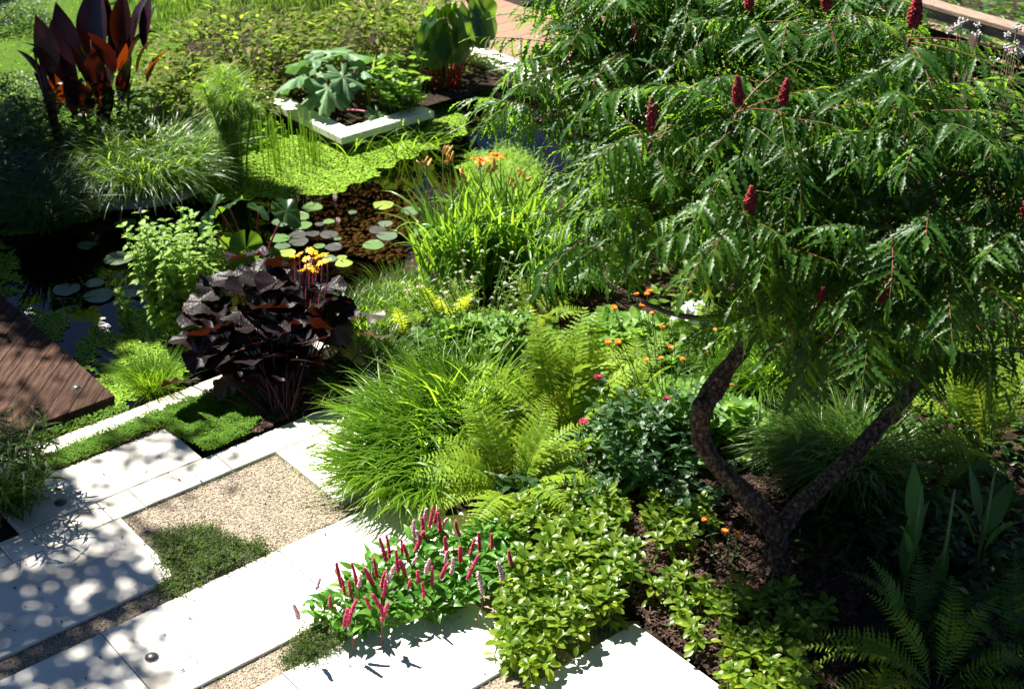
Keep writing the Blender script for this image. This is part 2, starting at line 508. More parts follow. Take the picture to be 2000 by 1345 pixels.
def blade(L, W, n=5, prof=p_lance, fold=0.15, a0=0.0, a1=-0.6, power=1.0, jag=0.0, side=0.0, lean=0.0):
    """a leaf along +X, its face up; a0..a1 the slope from foot to tip, jag cuts the margin, side swerves it"""
    t = np.linspace(0, 1, n + 1)
    ang = a0 + (a1 - a0) * t ** power
    am = (ang[1:] + ang[:-1]) / 2
    ds = L / n
    x = np.concatenate([[0], np.cumsum(np.cos(am) * ds)])
    z = np.concatenate([[0], np.cumsum(np.sin(am) * ds)])
    y = side * L * t ** 2
    w = W * 0.5 * prof(t)
    if jag:
        w = w * np.where(np.arange(n + 1) % 2 == 1, 1 + jag, 1 - jag)
        w[0] = W * 0.05
    fx = jag * 1.3 * ds * (np.arange(n + 1) % 2 == 1)
    nx, nz = -np.sin(ang), np.cos(ang)
    V = np.zeros((3 * (n + 1), 3))
    V[0::3] = np.stack([x + nx * w * fold + fx, y + w, z + nz * w * fold + lean * w], 1)
    V[1::3] = np.stack([x, y, z], 1)
    V[2::3] = np.stack([x + nx * w * fold + fx, y - w, z + nz * w * fold - lean * w], 1)
    F = []
    for i in range(n):
        a = 3 * i
        F += [(a + 1, a + 4, a + 3, a), (a + 2, a + 5, a + 4, a + 1)]
    return V, F


def tube(path, rad, sides=5, cap=True):
    P = np.asarray(path, float)
    rad = np.broadcast_to(np.asarray(rad, float), (len(P),))
    T = np.gradient(P, axis=0)
    T /= np.linalg.norm(T, axis=1)[:, None] + 1e-9
    ref = np.array([0.3, 0.2, 1.0]) if abs(T[0][2]) < 0.8 else np.array([1.0, 0.1, 0])
    V, F = [], []
    for p, t, r in zip(P, T, rad):
        a = np.cross(t, ref)
        a /= np.linalg.norm(a) + 1e-9
        b = np.cross(t, a)
        for k in range(sides):
            th = 2 * math.pi * k / sides
            V.append(p + r * (math.cos(th) * a + math.sin(th) * b))
    for i in range(len(P) - 1):
        for k in range(sides):
            k2 = (k + 1) % sides
            F.append((i * sides + k, i * sides + k2, (i + 1) * sides + k2, (i + 1) * sides + k))
    if cap:
        F.append(tuple(range(sides - 1, -1, -1)))
        F.append(tuple((len(P) - 1) * sides + k for k in range(sides)))
    return np.array(V), F


def spline(pts, n=8):
    P = np.asarray(pts, float)
    P = np.vstack([2 * P[0] - P[1], P, 2 * P[-1] - P[-2]])
    out = []
    for i in range(1, len(P) - 2):
        for k in range(n):
            t = k / n
            a, b, c, d = P[i - 1], P[i], P[i + 1], P[i + 2]
            out.append(0.5 * ((2 * b) + (-a + c) * t + (2 * a - 5 * b + 4 * c - d) * t * t + (-a + 3 * b - 3 * c + d) * t ** 3))
    out.append(P[-2])
    return np.array(out)


def polar_leaf(outline, nt=28, rings=3, cup=0.1, wave=0.05, ribs=0, rib=0.02, tip=0.0, gap=None, seed=0):
    """a round leaf about its stalk: outline(theta) is the radius; gap the half-angle of the notch behind"""
    g = gap or 0.0
    th = np.linspace(-math.pi + g, math.pi - g, nt + 1)
    ph = seed * 1.7
    V = [(0, 0, 0)]
    for j in range(1, rings + 1):
        q = j / rings
        for a in th:
            r = outline(a) * q
            z = cup * r * q + wave * q * q * math.sin(3 * a + ph) + wave * 0.6 * q * q * math.sin(7 * a + 2 * ph)
            if ribs:
                z += rib * q * math.cos(a * ribs)
            z += tip * max(0, math.cos(a)) * q * q
            V.append((r * math.cos(a), r * math.sin(a), z))
    F = []
    m = nt + 1
    for i in range(nt):
        F.append((0, 1 + i, 2 + i))
        for j in range(1, rings):
            a = 1 + (j - 1) * m + i
            b = 1 + j * m + i
            F.append((a, b, b + 1, a + 1))
    return np.array(V, float), F


def box(x0, x1, y0, y1, z0, z1, bev=0.0):
    b = bev
    V = [(x0, y0, z0), (x1, y0, z0), (x1, y1, z0), (x0, y1, z0),
         (x0, y0, z1 - b), (x1, y0, z1 - b), (x1, y1, z1 - b), (x0, y1, z1 - b)]
    F = [(3, 2, 1, 0), (0, 1, 5, 4), (1, 2, 6, 5), (2, 3, 7, 6), (3, 0, 4, 7)]
    if b:
        V += [(x0 + b, y0 + b, z1), (x1 - b, y0 + b, z1), (x1 - b, y1 - b, z1), (x0 + b, y1 - b, z1)]
        F += [(4, 5, 9, 8), (5, 6, 10, 9), (6, 7, 11, 10), (7, 4, 8, 11), (8, 9, 10, 11)]
    else:
        F += [(4, 5, 6, 7)]
    return np.array(V, float), F


def prism(poly, z0, z1, bev=0.0):
    P = np.array(poly, float)
    n = len(P)
    V = [(x, y, z0) for x, y in P] + [(x, y, z1 - bev) for x, y in P]
    F = [tuple(range(n - 1, -1, -1))] + [(i, (i + 1) % n, n + (i + 1) % n, n + i) for i in range(n)]
    if bev:
        c = P.mean(0)
        for p in P:
            d = c - p
            q = p + d / (np.linalg.norm(d) + 1e-9) * bev * 1.4
            V.append((q[0], q[1], z1))
        F += [(n + i, n + (i + 1) % n, 2 * n + (i + 1) % n, 2 * n + i) for i in range(n)]
        F.append(tuple(range(2 * n, 3 * n)))
    else:
        F.append(tuple(range(n, 2 * n)))
    return np.array(V, float), F


def ico(r=1.0, sub=1, squash=(1, 1, 1), noise=0.0):
    t = (1 + 5 ** 0.5) / 2
    V = [(-1, t, 0), (1, t, 0), (-1, -t, 0), (1, -t, 0), (0, -1, t), (0, 1, t), (0, -1, -t), (0, 1, -t), (t, 0, -1), (t, 0, 1), (-t, 0, -1), (-t, 0, 1)]
    F = [(0, 11, 5), (0, 5, 1), (0, 1, 7), (0, 7, 10), (0, 10, 11), (1, 5, 9), (5, 11, 4), (11, 10, 2), (10, 7, 6), (7, 1, 8), (3, 9, 4), (3, 4, 2), (3, 2, 6), (3, 6, 8), (3, 8, 9), (4, 9, 5), (2, 4, 11), (6, 2, 10), (8, 6, 7), (9, 8, 1)]
    V = [np.array(v, float) / np.linalg.norm(v) for v in V]
    for _ in range(sub):
        mid, F2 = {}, []

        def md(a, b):
            k = (min(a, b), max(a, b))
            if k not in mid:
                v = V[a] + V[b]
                V.append(v / np.linalg.norm(v))
                mid[k] = len(V) - 1
            return mid[k]
        for a, b, c in F:
            x, y, z = md(a, b), md(b, c), md(c, a)
            F2 += [(a, x, z), (b, y, x), (c, z, y), (x, y, z)]
        F = F2
    A = np.array(V)
    if noise:
        A = A * (1 + rng.uniform(-noise, noise, (len(A), 1)))
    return A * r * np.array(squash), F


def U(a, b): return float(rng.uniform(a, b))


def clip(poly, a, b, c):
    """keep a*x + b*y <= c"""
    out = []
    for i in range(len(poly)):
        p, q = poly[i - 1], poly[i]
        dp, dq = a * p[0] + b * p[1] - c, a * q[0] + b * q[1] - c
        if dp <= 0:
            out.append(p)
        if (dp < 0 < dq) or (dq < 0 < dp):
            t = dp / (dp - dq)
            out.append((p[0] + t * (q[0] - p[0]), p[1] + t * (q[1] - p[1])))
    return out


WATER = -0.12
POND = wpoly([(-320, 900), (-250, 480), (0, 452), (120, 395), (290, 375), (392, 352), (402, 330), (430, 285), (500, 228), (560, 190), (740, 160), (860, 150), (915, 150), (1100, 190), (1200, 290),
              (1100, 400), (930, 470), (820, 520), (740, 560), (665, 610), (600, 650)], WATER)
c0, c1 = uv(4.75, 8.05), uv(0.6, 8.05)
POND = [p for p in POND if (-p[0] * SA + p[1] * CA) > 8.05] + [(c0[0], c0[1]), (c1[0], c1[1])]
# ------------------------------------------------------------------ ground
def axis(lo, hi, step, far):
    core = list(np.arange(lo, hi + 1e-6, step))
    out, s, x = [], step, hi
    while x < far:
        s *= 1.5
        x += s
        out.append(x)
    inn, s, x = [], step, lo
    while x > -far:
        s *= 1.5
        x -= s
        inn.append(x)
    return np.array(inn[::-1] + core + out)


def build_ground():
    xs, ys = axis(-7, 7, 0.12, 400), axis(3, 19, 0.12, 400)
    X, Y = np.meshgrid(xs, ys)
    P = np.stack([X.ravel(), Y.ravel()], 1)
    ins = inside_np(P, POND)
    Z = 0.02 * np.sin(P[:, 0] * 3.1) * np.cos(P[:, 1] * 2.3) + rng.uniform(-0.012, 0.012, len(P))
    near = (np.abs(P[:, 0]) < 8) & (P[:, 1] < 20)
    Z = np.where(near, Z, 0)
    u = P[:, 0] * CA + P[:, 1] * SA
    v = -P[:, 0] * SA + P[:, 1] * CA
    Z = np.where((v < 8.12) & (v > 2.2) & (u < 5.4), np.minimum(Z, 0) - 0.075, Z)
    Z = np.where((v < 7.9) & (v > 7.15) & (u > 3.45), 0.0 + rng.uniform(-0.015, 0.01, len(P)), Z)
    Z = np.where((v < 6.95) & (v > 4.2) & (u > 3.95 + (6.95 - v) * 0.2), 0.0 + rng.uniform(-0.015, 0.012, len(P)), Z)
    Z = np.where((u > 4.46) & (v < 6.2), 0.0 + rng.uniform(-0.015, 0.012, len(P)), Z)
    Z = np.where((u > 9.6) & (v > 8), -0.25, Z)
    Z = np.where(ins, -0.45, Z)
    nx = len(xs)
    F = [(j * nx + i, j * nx + i + 1, (j + 1) * nx + i + 1, (j + 1) * nx + i) for j in range(len(ys) - 1) for i in range(nx - 1)]
    b = MB()
    V = np.column_stack([P, Z])
    b.add((V, F))
    o = obj('ground', b.mesh('ground', ['soil', 'pond_silt']))
    fz = np.array(F)
    o.data.polygons.foreach_set('material_index', ins[fz].all(1).astype(int))
    tag(o, kind='structure')
    a = np.array(POND)
    if np.sum(a[:, 0] * np.roll(a[:, 1], -1) - a[:, 1] * np.roll(a[:, 0], -1)) < 0:
        a = a[::-1]
    m = meshof((np.column_stack([a, np.full(len(a), WATER)]), [tuple(range(len(a)))]), 'water', 'pond_water', False)
    w = obj('pond_water', m)
    tag(w, kind='structure')
    return o


GROUND = build_ground()


def chips(name, poly, n, z=0.012):
    b = MB()
    for p in in_poly(poly, n):
        L, W = U(0.02, 0.055), U(0.008, 0.018)
        V = np.array([(-L, -W, 0), (L, -W * U(.3, 1), 0), (L * U(.7, 1), W, U(0, .006)), (-L, W * U(.4, 1), 0.004), (0, 0, U(.004, .012))]) * 0.5
        b.add((V, [(0, 1, 4), (1, 2, 4), (2, 3, 4), (3, 0, 4)]), (p[0], p[1], z + U(0, 0.02)), rot(U(0, 6.3), U(-.5, .5), U(-.5, .5)))
    tag(obj(name, b.mesh(name, 'bark_chip', False)), kind='stuff')


chips('bark_mulch', wpoly([(1180, 1000), (1400, 950), (1640, 940), (1700, 1100), (1640, 1345), (1420, 1345), (1240, 1200)]), 9000)
chips('bark_mulch', wpoly([(480, 840), (520, 770), (620, 720), (740, 735), (600, 800), (500, 850)]), 2500)


# ------------------------------------------------------------------ paving
def slab(u0, u1, v0, v1, z1, parent, name, mat, th=0.06, gap=0.003, bev=0.004):
    c = ((u0 + u1) / 2, (v0 + v1) / 2)
    du, dv = (u1 - u0) / 2 - gap, (v1 - v0) / 2 - gap
    x, y, _ = uv(*c)
    return obj(name, meshof(box(-du, du, -dv, dv, z1 - th, z1, bev), name, mat, False), parent, M4((x, y, 0), rot(TH + U(-.002, .002))))


def quad_uv(u0, u1, v0, v1, z):
    return np.array([uv(u0, v0, z), uv(u1, v0, z), uv(u1, v1, z), uv(u0, v1, z)])


GRAVEL_Z = -0.022
patio = obj('patio_paving', meshof((quad_uv(-0.5, 5.0, 2.4, 7.2, -0.05), [(0, 1, 2, 3)]), 'patio_base', 'gravel', False))
tag(patio, kind='structure')
gb = MB()
for u0, u1, v0, v1 in [(0, 3.82, 6.04, 6.24), (2.68, 3.82, 6.2, 6.97), (0, 4.0, 5.1, 5.36), (0.5, 4.0, 4.2, 4.42)]:
    gb.add((quad_uv(u0, u1, v0, v1, GRAVEL_Z + 0.0005 * len(gb.v)), [(0, 1, 2, 3)]))
gr = obj('gravel', gb.mesh('gravel', 'gravel', False))
tag(gr, kind='stuff')
sb = MB()
stone_v = [ico(1, 0, (1, .8, .55), 0.25) for _ in range(6)]
for u0, u1, v0, v1, n in [(0.8, 2.7, 6.06, 6.22, 1300), (2.69, 3.80, 6.06, 6.95, 7000), (1.6, 3.2, 5.14, 5.34, 1800), (2.8, 3.9, 4.23, 4.4, 900)]:
    for _ in range(n):
        s = U(0.003, 0.0078)
        p = uv(U(u0, u1), U(v0, v1), GRAVEL_Z + s * 0.3)
        sb.add(stone_v[int(rng.integers(6))], p, rot(U(0, 6.3), U(-.5, .5), U(-.5, .5)), s)
o = obj('gravel_stones', sb.mesh('gravel_stones', 'gravel_stone', False))
tag(o, kind='stuff')

u = 0.5
while u < 5.3:
    w = 0.215 * U(0.97, 1.03)
    if not (2.78 < u < 3.9):
        slab(u, u + w, 6.955, 7.195, U(-0.002, 0.001), patio, 'paving_tile', 'tile_stone', gap=0.0028)
        u += w
    else:
        slab(u, u + 0.62, 6.955, 7.195, U(-0.001, 0.001), patio, 'paving_tile', 'limestone')
        u += 0.62
for q in [(2.16, 3.395, 7.2, 7.68), (0.3, 1.36, 6.22, 6.95), (1.36, 2.69, 6.22, 6.95), (3.80, 4.9, 6.22, 6.95), (0.2, 1.0, 5.34, 6.06), (1.0, 2.12, 5.34, 6.06), (2.12, 3.26, 5.34, 6.06),
          (3.26, 4.35, 5.34, 6.06), (1.5, 2.72, 4.40, 5.14), (2.72, 3.86, 4.40, 5.14), (2.2, 3.32, 3.4, 4.23), (3.32, 4.44, 3.4, 4.23)]:
    slab(*q, U(-0.002, 0.002), patio, 'paving_slab', 'limestone', gap=0.0025)

cop = thing('pond_coping', 'row of pale square coping stones along the near edge of the pond', 'coping', uv(3.4, 7.96, 0))
u = 1.0
while u < 4.9:
    w = 0.205 * U(0.95, 1.05)
    x, y, _ = uv(u + w / 2, 7.965)
    l = Vector((x, y, 0)) - Vector(cop.location)
    obj('coping_stone', meshof(box(-w / 2 + .002, w / 2 - .002, -0.075, 0.075, -0.07, 0.0 + U(-.003, .003), 0.004), 'coping_stone', 'tile_stone', False), cop, M4(l, rot(TH + U(-.01, .01))))
    u += w
obj('coping_footing', meshof(box(-2.4, 1.6, -0.07, 0.06, -0.5, -0.072), 'coping_footing', 'pond_silt', False), cop, M4((0, 0, 0), rot(TH)))


def wall_light(name, label, px, py, z=0.0, r=0.034):
    t = thing(name, label, 'ground light', at(px, py, z))
    prof = [(1.0, 0.0), (1.0, 0.1), (0.9, 0.3), (0.66, 0.5), (0.35, 0.6), (0.0, 0.63)]
    V, F, n = [], [], 20
    for q, h in prof:
        for k in range(n):
            a = 2 * math.pi * k / n
            V.append((q * r * math.cos(a), q * r * math.sin(a), h * r))
    for i in range(len(prof) - 1):
        for k in range(n):
            F.append((i * n + k, i * n + (k + 1) % n, (i + 1) * n + (k + 1) % n, (i + 1) * n + k))
    obj('dome', meshof((np.array(V), F), 'dome', 'dark_metal'), t)
    V2, F2 = tube([(0, 0, 0.0), (0, 0, 0.005)], r * 1.12, 20)
    obj('rim', meshof((V2, F2), 'rim', 'black_plastic_and_gap', False), t)


wall_light('ground_light', 'small dark domed light set in the slab beside the left shrub', 118, 981)
wall_light('ground_light', 'dark domed light set in the long slab at the bottom of the patio', 297, 1283)

# dark timber deck, boards laid at 45 degrees to its edge
DZ = 0.055
deck = thing('timber_deck', 'dark brown timber deck with diagonal boards jutting over the pond', 'deck', uv(3.27, 8.19, 0))
rect = [(-1.0, 8.19), (3.27, 8.19), (3.27, 11.6), (-1.0, 11.6)]
s2 = 2 ** -0.5
k = 0
for q in np.arange(-7.0, 8.0, 0.145):
    d0, d1 = q + 0.0025, q + 0.1425
    # strip between lines v - u = const, so boards run along (1,1)
    pol = clip(clip(rect, -s2, s2, d1), s2, -s2, -d0)
    pol = [p for i, p in enumerate(pol) if np.hypot(p[0] - pol[i - 1][0], p[1] - pol[i - 1][1]) > 1e-5]
    if len(pol) < 3:
        continue
    c = np.mean(pol, 0)
    x, y, _ = uv(*c)
    a = math.radians(45)
    loc = [((p[0] - c[0]) * math.cos(a) + (p[1] - c[1]) * math.sin(a), -(p[0] - c[0]) * math.sin(a) + (p[1] - c[1]) * math.cos(a)) for p in pol]
    l = Vector((x, y, 0)) - Vector(deck.location)
    me = meshof(prism(loc, DZ - 0.03, DZ + U(-.001, .001), 0.002), 'board', 'dark_wood', False)
    obj('board', me, deck, M4(l, rot(TH + a)))
obj('fascia', meshof(box(-4.2, -0.004, 0.006, 0.03, -0.12, DZ - 0.032), 'fascia', 'deck_edge', False), deck, M4((0, 0, 0), rot(TH)))
obj('fascia', meshof(box(-0.03, -0.006, 0.032, 3.4, -0.12, DZ - 0.032), 'fascia', 'deck_edge', False), deck, M4((0, 0, 0), rot(TH)))
wall_light('deck_light', 'small round light set flush into the dark deck boards', 150, 757, DZ, 0.03)

# white L-shaped wall standing in the pond
ledge = thing('pond_wall', 'white rendered corner wall standing in the duckweed round the rhubarb bed', 'wall', uv(7.16, 11.15, WATER))
LZ = 0.06
for nm, (a0, a1, b0, b1) in {'coping_slab': (0, 1.15, 0, 0.21), 'coping_slab.001': (0, 0.21, 0.214, 1.9)}.items():
    obj('coping_slab', meshof(box(a0, a1, b0, b1, LZ - 0.075 - WATER, LZ - WATER, 0.006), 'coping_slab', 'white_render', False), ledge, M4((0, 0, 0), rot(TH)))
    obj('wall_base', meshof(box(a0 + .05, a1 - .05, b0 + .05, b1 - 0.05, -0.4, LZ - 0.08 - WATER), 'wall_base', 'black_plastic_and_gap', False), ledge, M4((0, 0, 0), rot(TH)))  # black colour paints the dark gap under the coping
bedsoil = meshof((quad_uv(7.4, 9.6, 11.4, 13.4, 0.02), [(0, 1, 2, 3)]), 'rhubarb_bed', 'soil', False)
tag(obj('bed_soil', bedsoil), kind='structure')

# far white wall and tan deck
far = thing('garden_wall', 'low white rendered wall between the far pond edge and the tan deck', 'wall', uv(9.85, 10.0, 0))
obj('coping_slab', meshof(box(-0.16, 0.16, -1.2, 3.4, 0.0, 0.06, 0.006), 'coping_slab', 'white_render', False), far, M4((0, 0, 0), rot(TH)))
obj('wall_base', meshof(box(-0.12, 0.12, -1.15, 3.35, -0.5, -0.002), 'wall_base', 'white_render', False), far, M4((0, 0, 0), rot(TH)))
tan = thing('tan_deck', 'pale tan boarded deck in sun behind the elephant ear plant', 'deck', uv(10.03, 9, -0.04))
for k in range(30):
    y0 = -1.5 + k * 0.26
    obj('board', meshof(box(0.002, 5.0, y0, y0 + 0.256, -0.03, U(-.001, .001), 0.003), 'board', 'tan_deck', False), tan, M4((0, 0, 0), rot(TH)))

# curved stone edging under the far left grass
edg = thing('stone_edging', 'curved grey stone edging under the arching grass at the far bank', 'edging', at(280, 388, 0))
ep = spline([at(120, 392, .04), at(200, 393, .04), at(280, 390, .04), at(345, 378, .04), at(396, 357, .04)], 2)
back = np.array([-.05, 0.28, 0])
for i in range(len(ep) - 1):
    a, b_ = ep[i] - np.array(edg.location), ep[i + 1] - np.array(edg.location)
    d = (b_ - a) * 0.012
    pol = [(a + d)[:2], (b_ - d)[:2], (b_ - d + back)[:2], (a + d + back)[:2]]
    obj('stone', meshof(prism(pol, -0.045, 0.035 + U(-.006, .006), 0.012), 'stone', 'grey_stone', False), edg)

# pebbles on the pond floor
pv = [ico(1, 1, (1, 0.75, 0.5), 0.06) for _ in range(5)]
ppoly = wpoly([(520, 460), (600, 400), (690, 345), (800, 325), (905, 330), (930, 420), (880, 500), (780, 520), (640, 480)], -0.4)
placed = [(int(rng.integers(5)), M4((p[0], p[1], -0.42 + U(0, .03)), rot(U(0, 6.3), U(-.2, .2), U(-.2, .2)), U(0.022, 0.042))) for p in in_poly(ppoly, 2300)]
scatter(GROUND, 'pebble', pv, placed, 300, 'pebble')


# ------------------------------------------------------------------ duckweed
def noise2(P, s, seed):
    r = np.random.default_rng(seed)
    out = np.zeros(len(P))
    for _ in range(7):
        k = r.normal(0, s, 2)
        out += np.sin(P @ k + r.uniform(0, 6.3))
    return out / 3.5


def duckweed(px, cell, thr, seed, name='duckweed'):
    poly = wpoly(px, WATER)
    a = np.array(poly)
    lo, hi = a.min(0) - .1, a.max(0) + .1
    X, Y = np.meshgrid(np.arange(lo[0], hi[0], cell), np.arange(lo[1], hi[1], cell))
    P = np.stack([X.ravel(), Y.ravel()], 1) + rng.uniform(-cell * .4, cell * .4, (X.size, 2))
    Q = P + 0.06 * np.stack([noise2(P, 14, seed), noise2(P, 14, seed + 1)], 1)
    keep = inside_np(Q, poly) & (noise2(P, 6, seed + 2) + 0.5 * noise2(P, 25, seed + 3) > thr)
    keep &= inside_np(P, POND)
    P = P[keep]
    b = MB()
    a6 = np.arange(5) * 2 * math.pi / 5
    V = []
    for p in P:
        s = cell * U(0.5, 0.8)
        t = U(0, 6.3)
        V.append(np.stack([p[0] + s * np.cos(a6 + t), p[1] + s * np.sin(a6 + t) * .8, WATER + 0.004 + rng.uniform(0, .008, 5)], 1))
    if V:
        b.add((np.concatenate(V), [tuple(range(5 * i, 5 * i + 5)) for i in range(len(P))]))
        tag(obj(name, b.mesh(name, 'duckweed_frond', False)), kind='stuff')


duckweed([(395, 392), (398, 330), (430, 290), (520, 225), (560, 262), (680, 292), (760, 240), (830, 190), (905, 212), (912, 250), (880, 282), (810, 302), (765, 328), (720, 345), (690, 368), (640, 382), (560, 388), (480, 392)], 0.022, -1.6, 5)
duckweed([(0, 468), (60, 458), (180, 432), (260, 402), (200, 385), (60, 410), (0, 430)], 0.022, -0.5, 9)
duckweed([(-10, 470), (30, 490), (42, 560), (20, 590), (-10, 570)], 0.02, -0.4, 15)
duckweed([(42, 590), (125, 615), (122, 655), (100, 680), (60, 640)], 0.018, -0.5, 21)
duckweed([(140, 640), (250, 590), (340, 630), (370, 690), (350, 770), (230, 810), (190, 770), (160, 720)], 0.018, -0.3, 26)
duckweed([(885, 325), (1000, 290), (1070, 350), (1010, 430), (940, 400)], 0.024, -1.4, 33)
duckweed([(850, 180), (905, 160), (990, 165), (960, 200), (905, 195)], 0.03, -0.3, 41)
duckweed([(560, 392), (640, 385), (760, 440), (700, 480), (600, 460)], 0.016, 1.25, 47)

# ------------------------------------------------------------------ sumac tree
CC, CR = np.array([1.78, 6.95, 2.2]), np.array([1.62, 1.25, 1.04])


def on_crown(px, py, shrink=1.0, back=False):
    d = ray(px, py)
    o = (np.array([0, 0, H]) - CC) / (CR * shrink)
    e = d / (CR * shrink)
    A, B, C = e @ e, 2 * o @ e, o @ o - 1
    D = B * B - 4 * A * C
    t = (-B + (1 if back else -1) * math.sqrt(max(D, 0))) / (2 * A)
    return np.array([0, 0, H]) + d * t


def sumac_leaf(L=0.6, pairs=8, a0=0.45, a1=-0.75, droop=0.9, seed=0):
    r = np.random.default_rng(seed)
    b = MB()
    n = 10
    t = np.linspace(0, 1, n + 1)
    ang = a0 + (a1 - a0) * t
    x = np.concatenate([[0], np.cumsum(np.cos(ang[1:]) * L / n)])
    z = np.concatenate([[0], np.cumsum(np.sin(ang[1:]) * L / n)])
    sw = r.uniform(-.12, .12)
    y = sw * L * t ** 2
    P = np.stack([x, y, z], 1)
    b.add(tube(P, np.linspace(0.0042, 0.0014, n + 1), 3, False), mat=1)
    for i in range(pairs):
        q = 0.16 + 0.78 * i / (pairs - 0.4)
        c = np.array([np.interp(q, t, P[:, j]) for j in range(3)])
        ln = L * (0.34 - 0.13 * (q - 0.45) ** 2 * 2 - (0.10 if i > pairs - 3 else 0)) * r.uniform(0.85, 1.15)
        for s in (-1, 1):
            v = blade(ln, ln * 0.135, 13, lambda k: np.sin(np.pi * np.clip(k * .96 + .04, 0, 1) ** 0.6) * 0.95 + 0.05, 0.3, 0.05, -droop * r.uniform(0.7, 1.3), 0.8, jag=0.5, side=r.uniform(-.18, .18))
            yaw = s * r.uniform(0.65, 1.25)
            b.add(v, c, rot(yaw, -r.uniform(0.05, 0.8), s * r.uniform(-.4, .6)))
    v = blade(L * 0.22, L * 0.05, 7, p_lance, 0.2, a1, a1 - 0.5, jag=0.3)
    b.add(v, P[-1], rot(sw * 2))
    return b.vf()


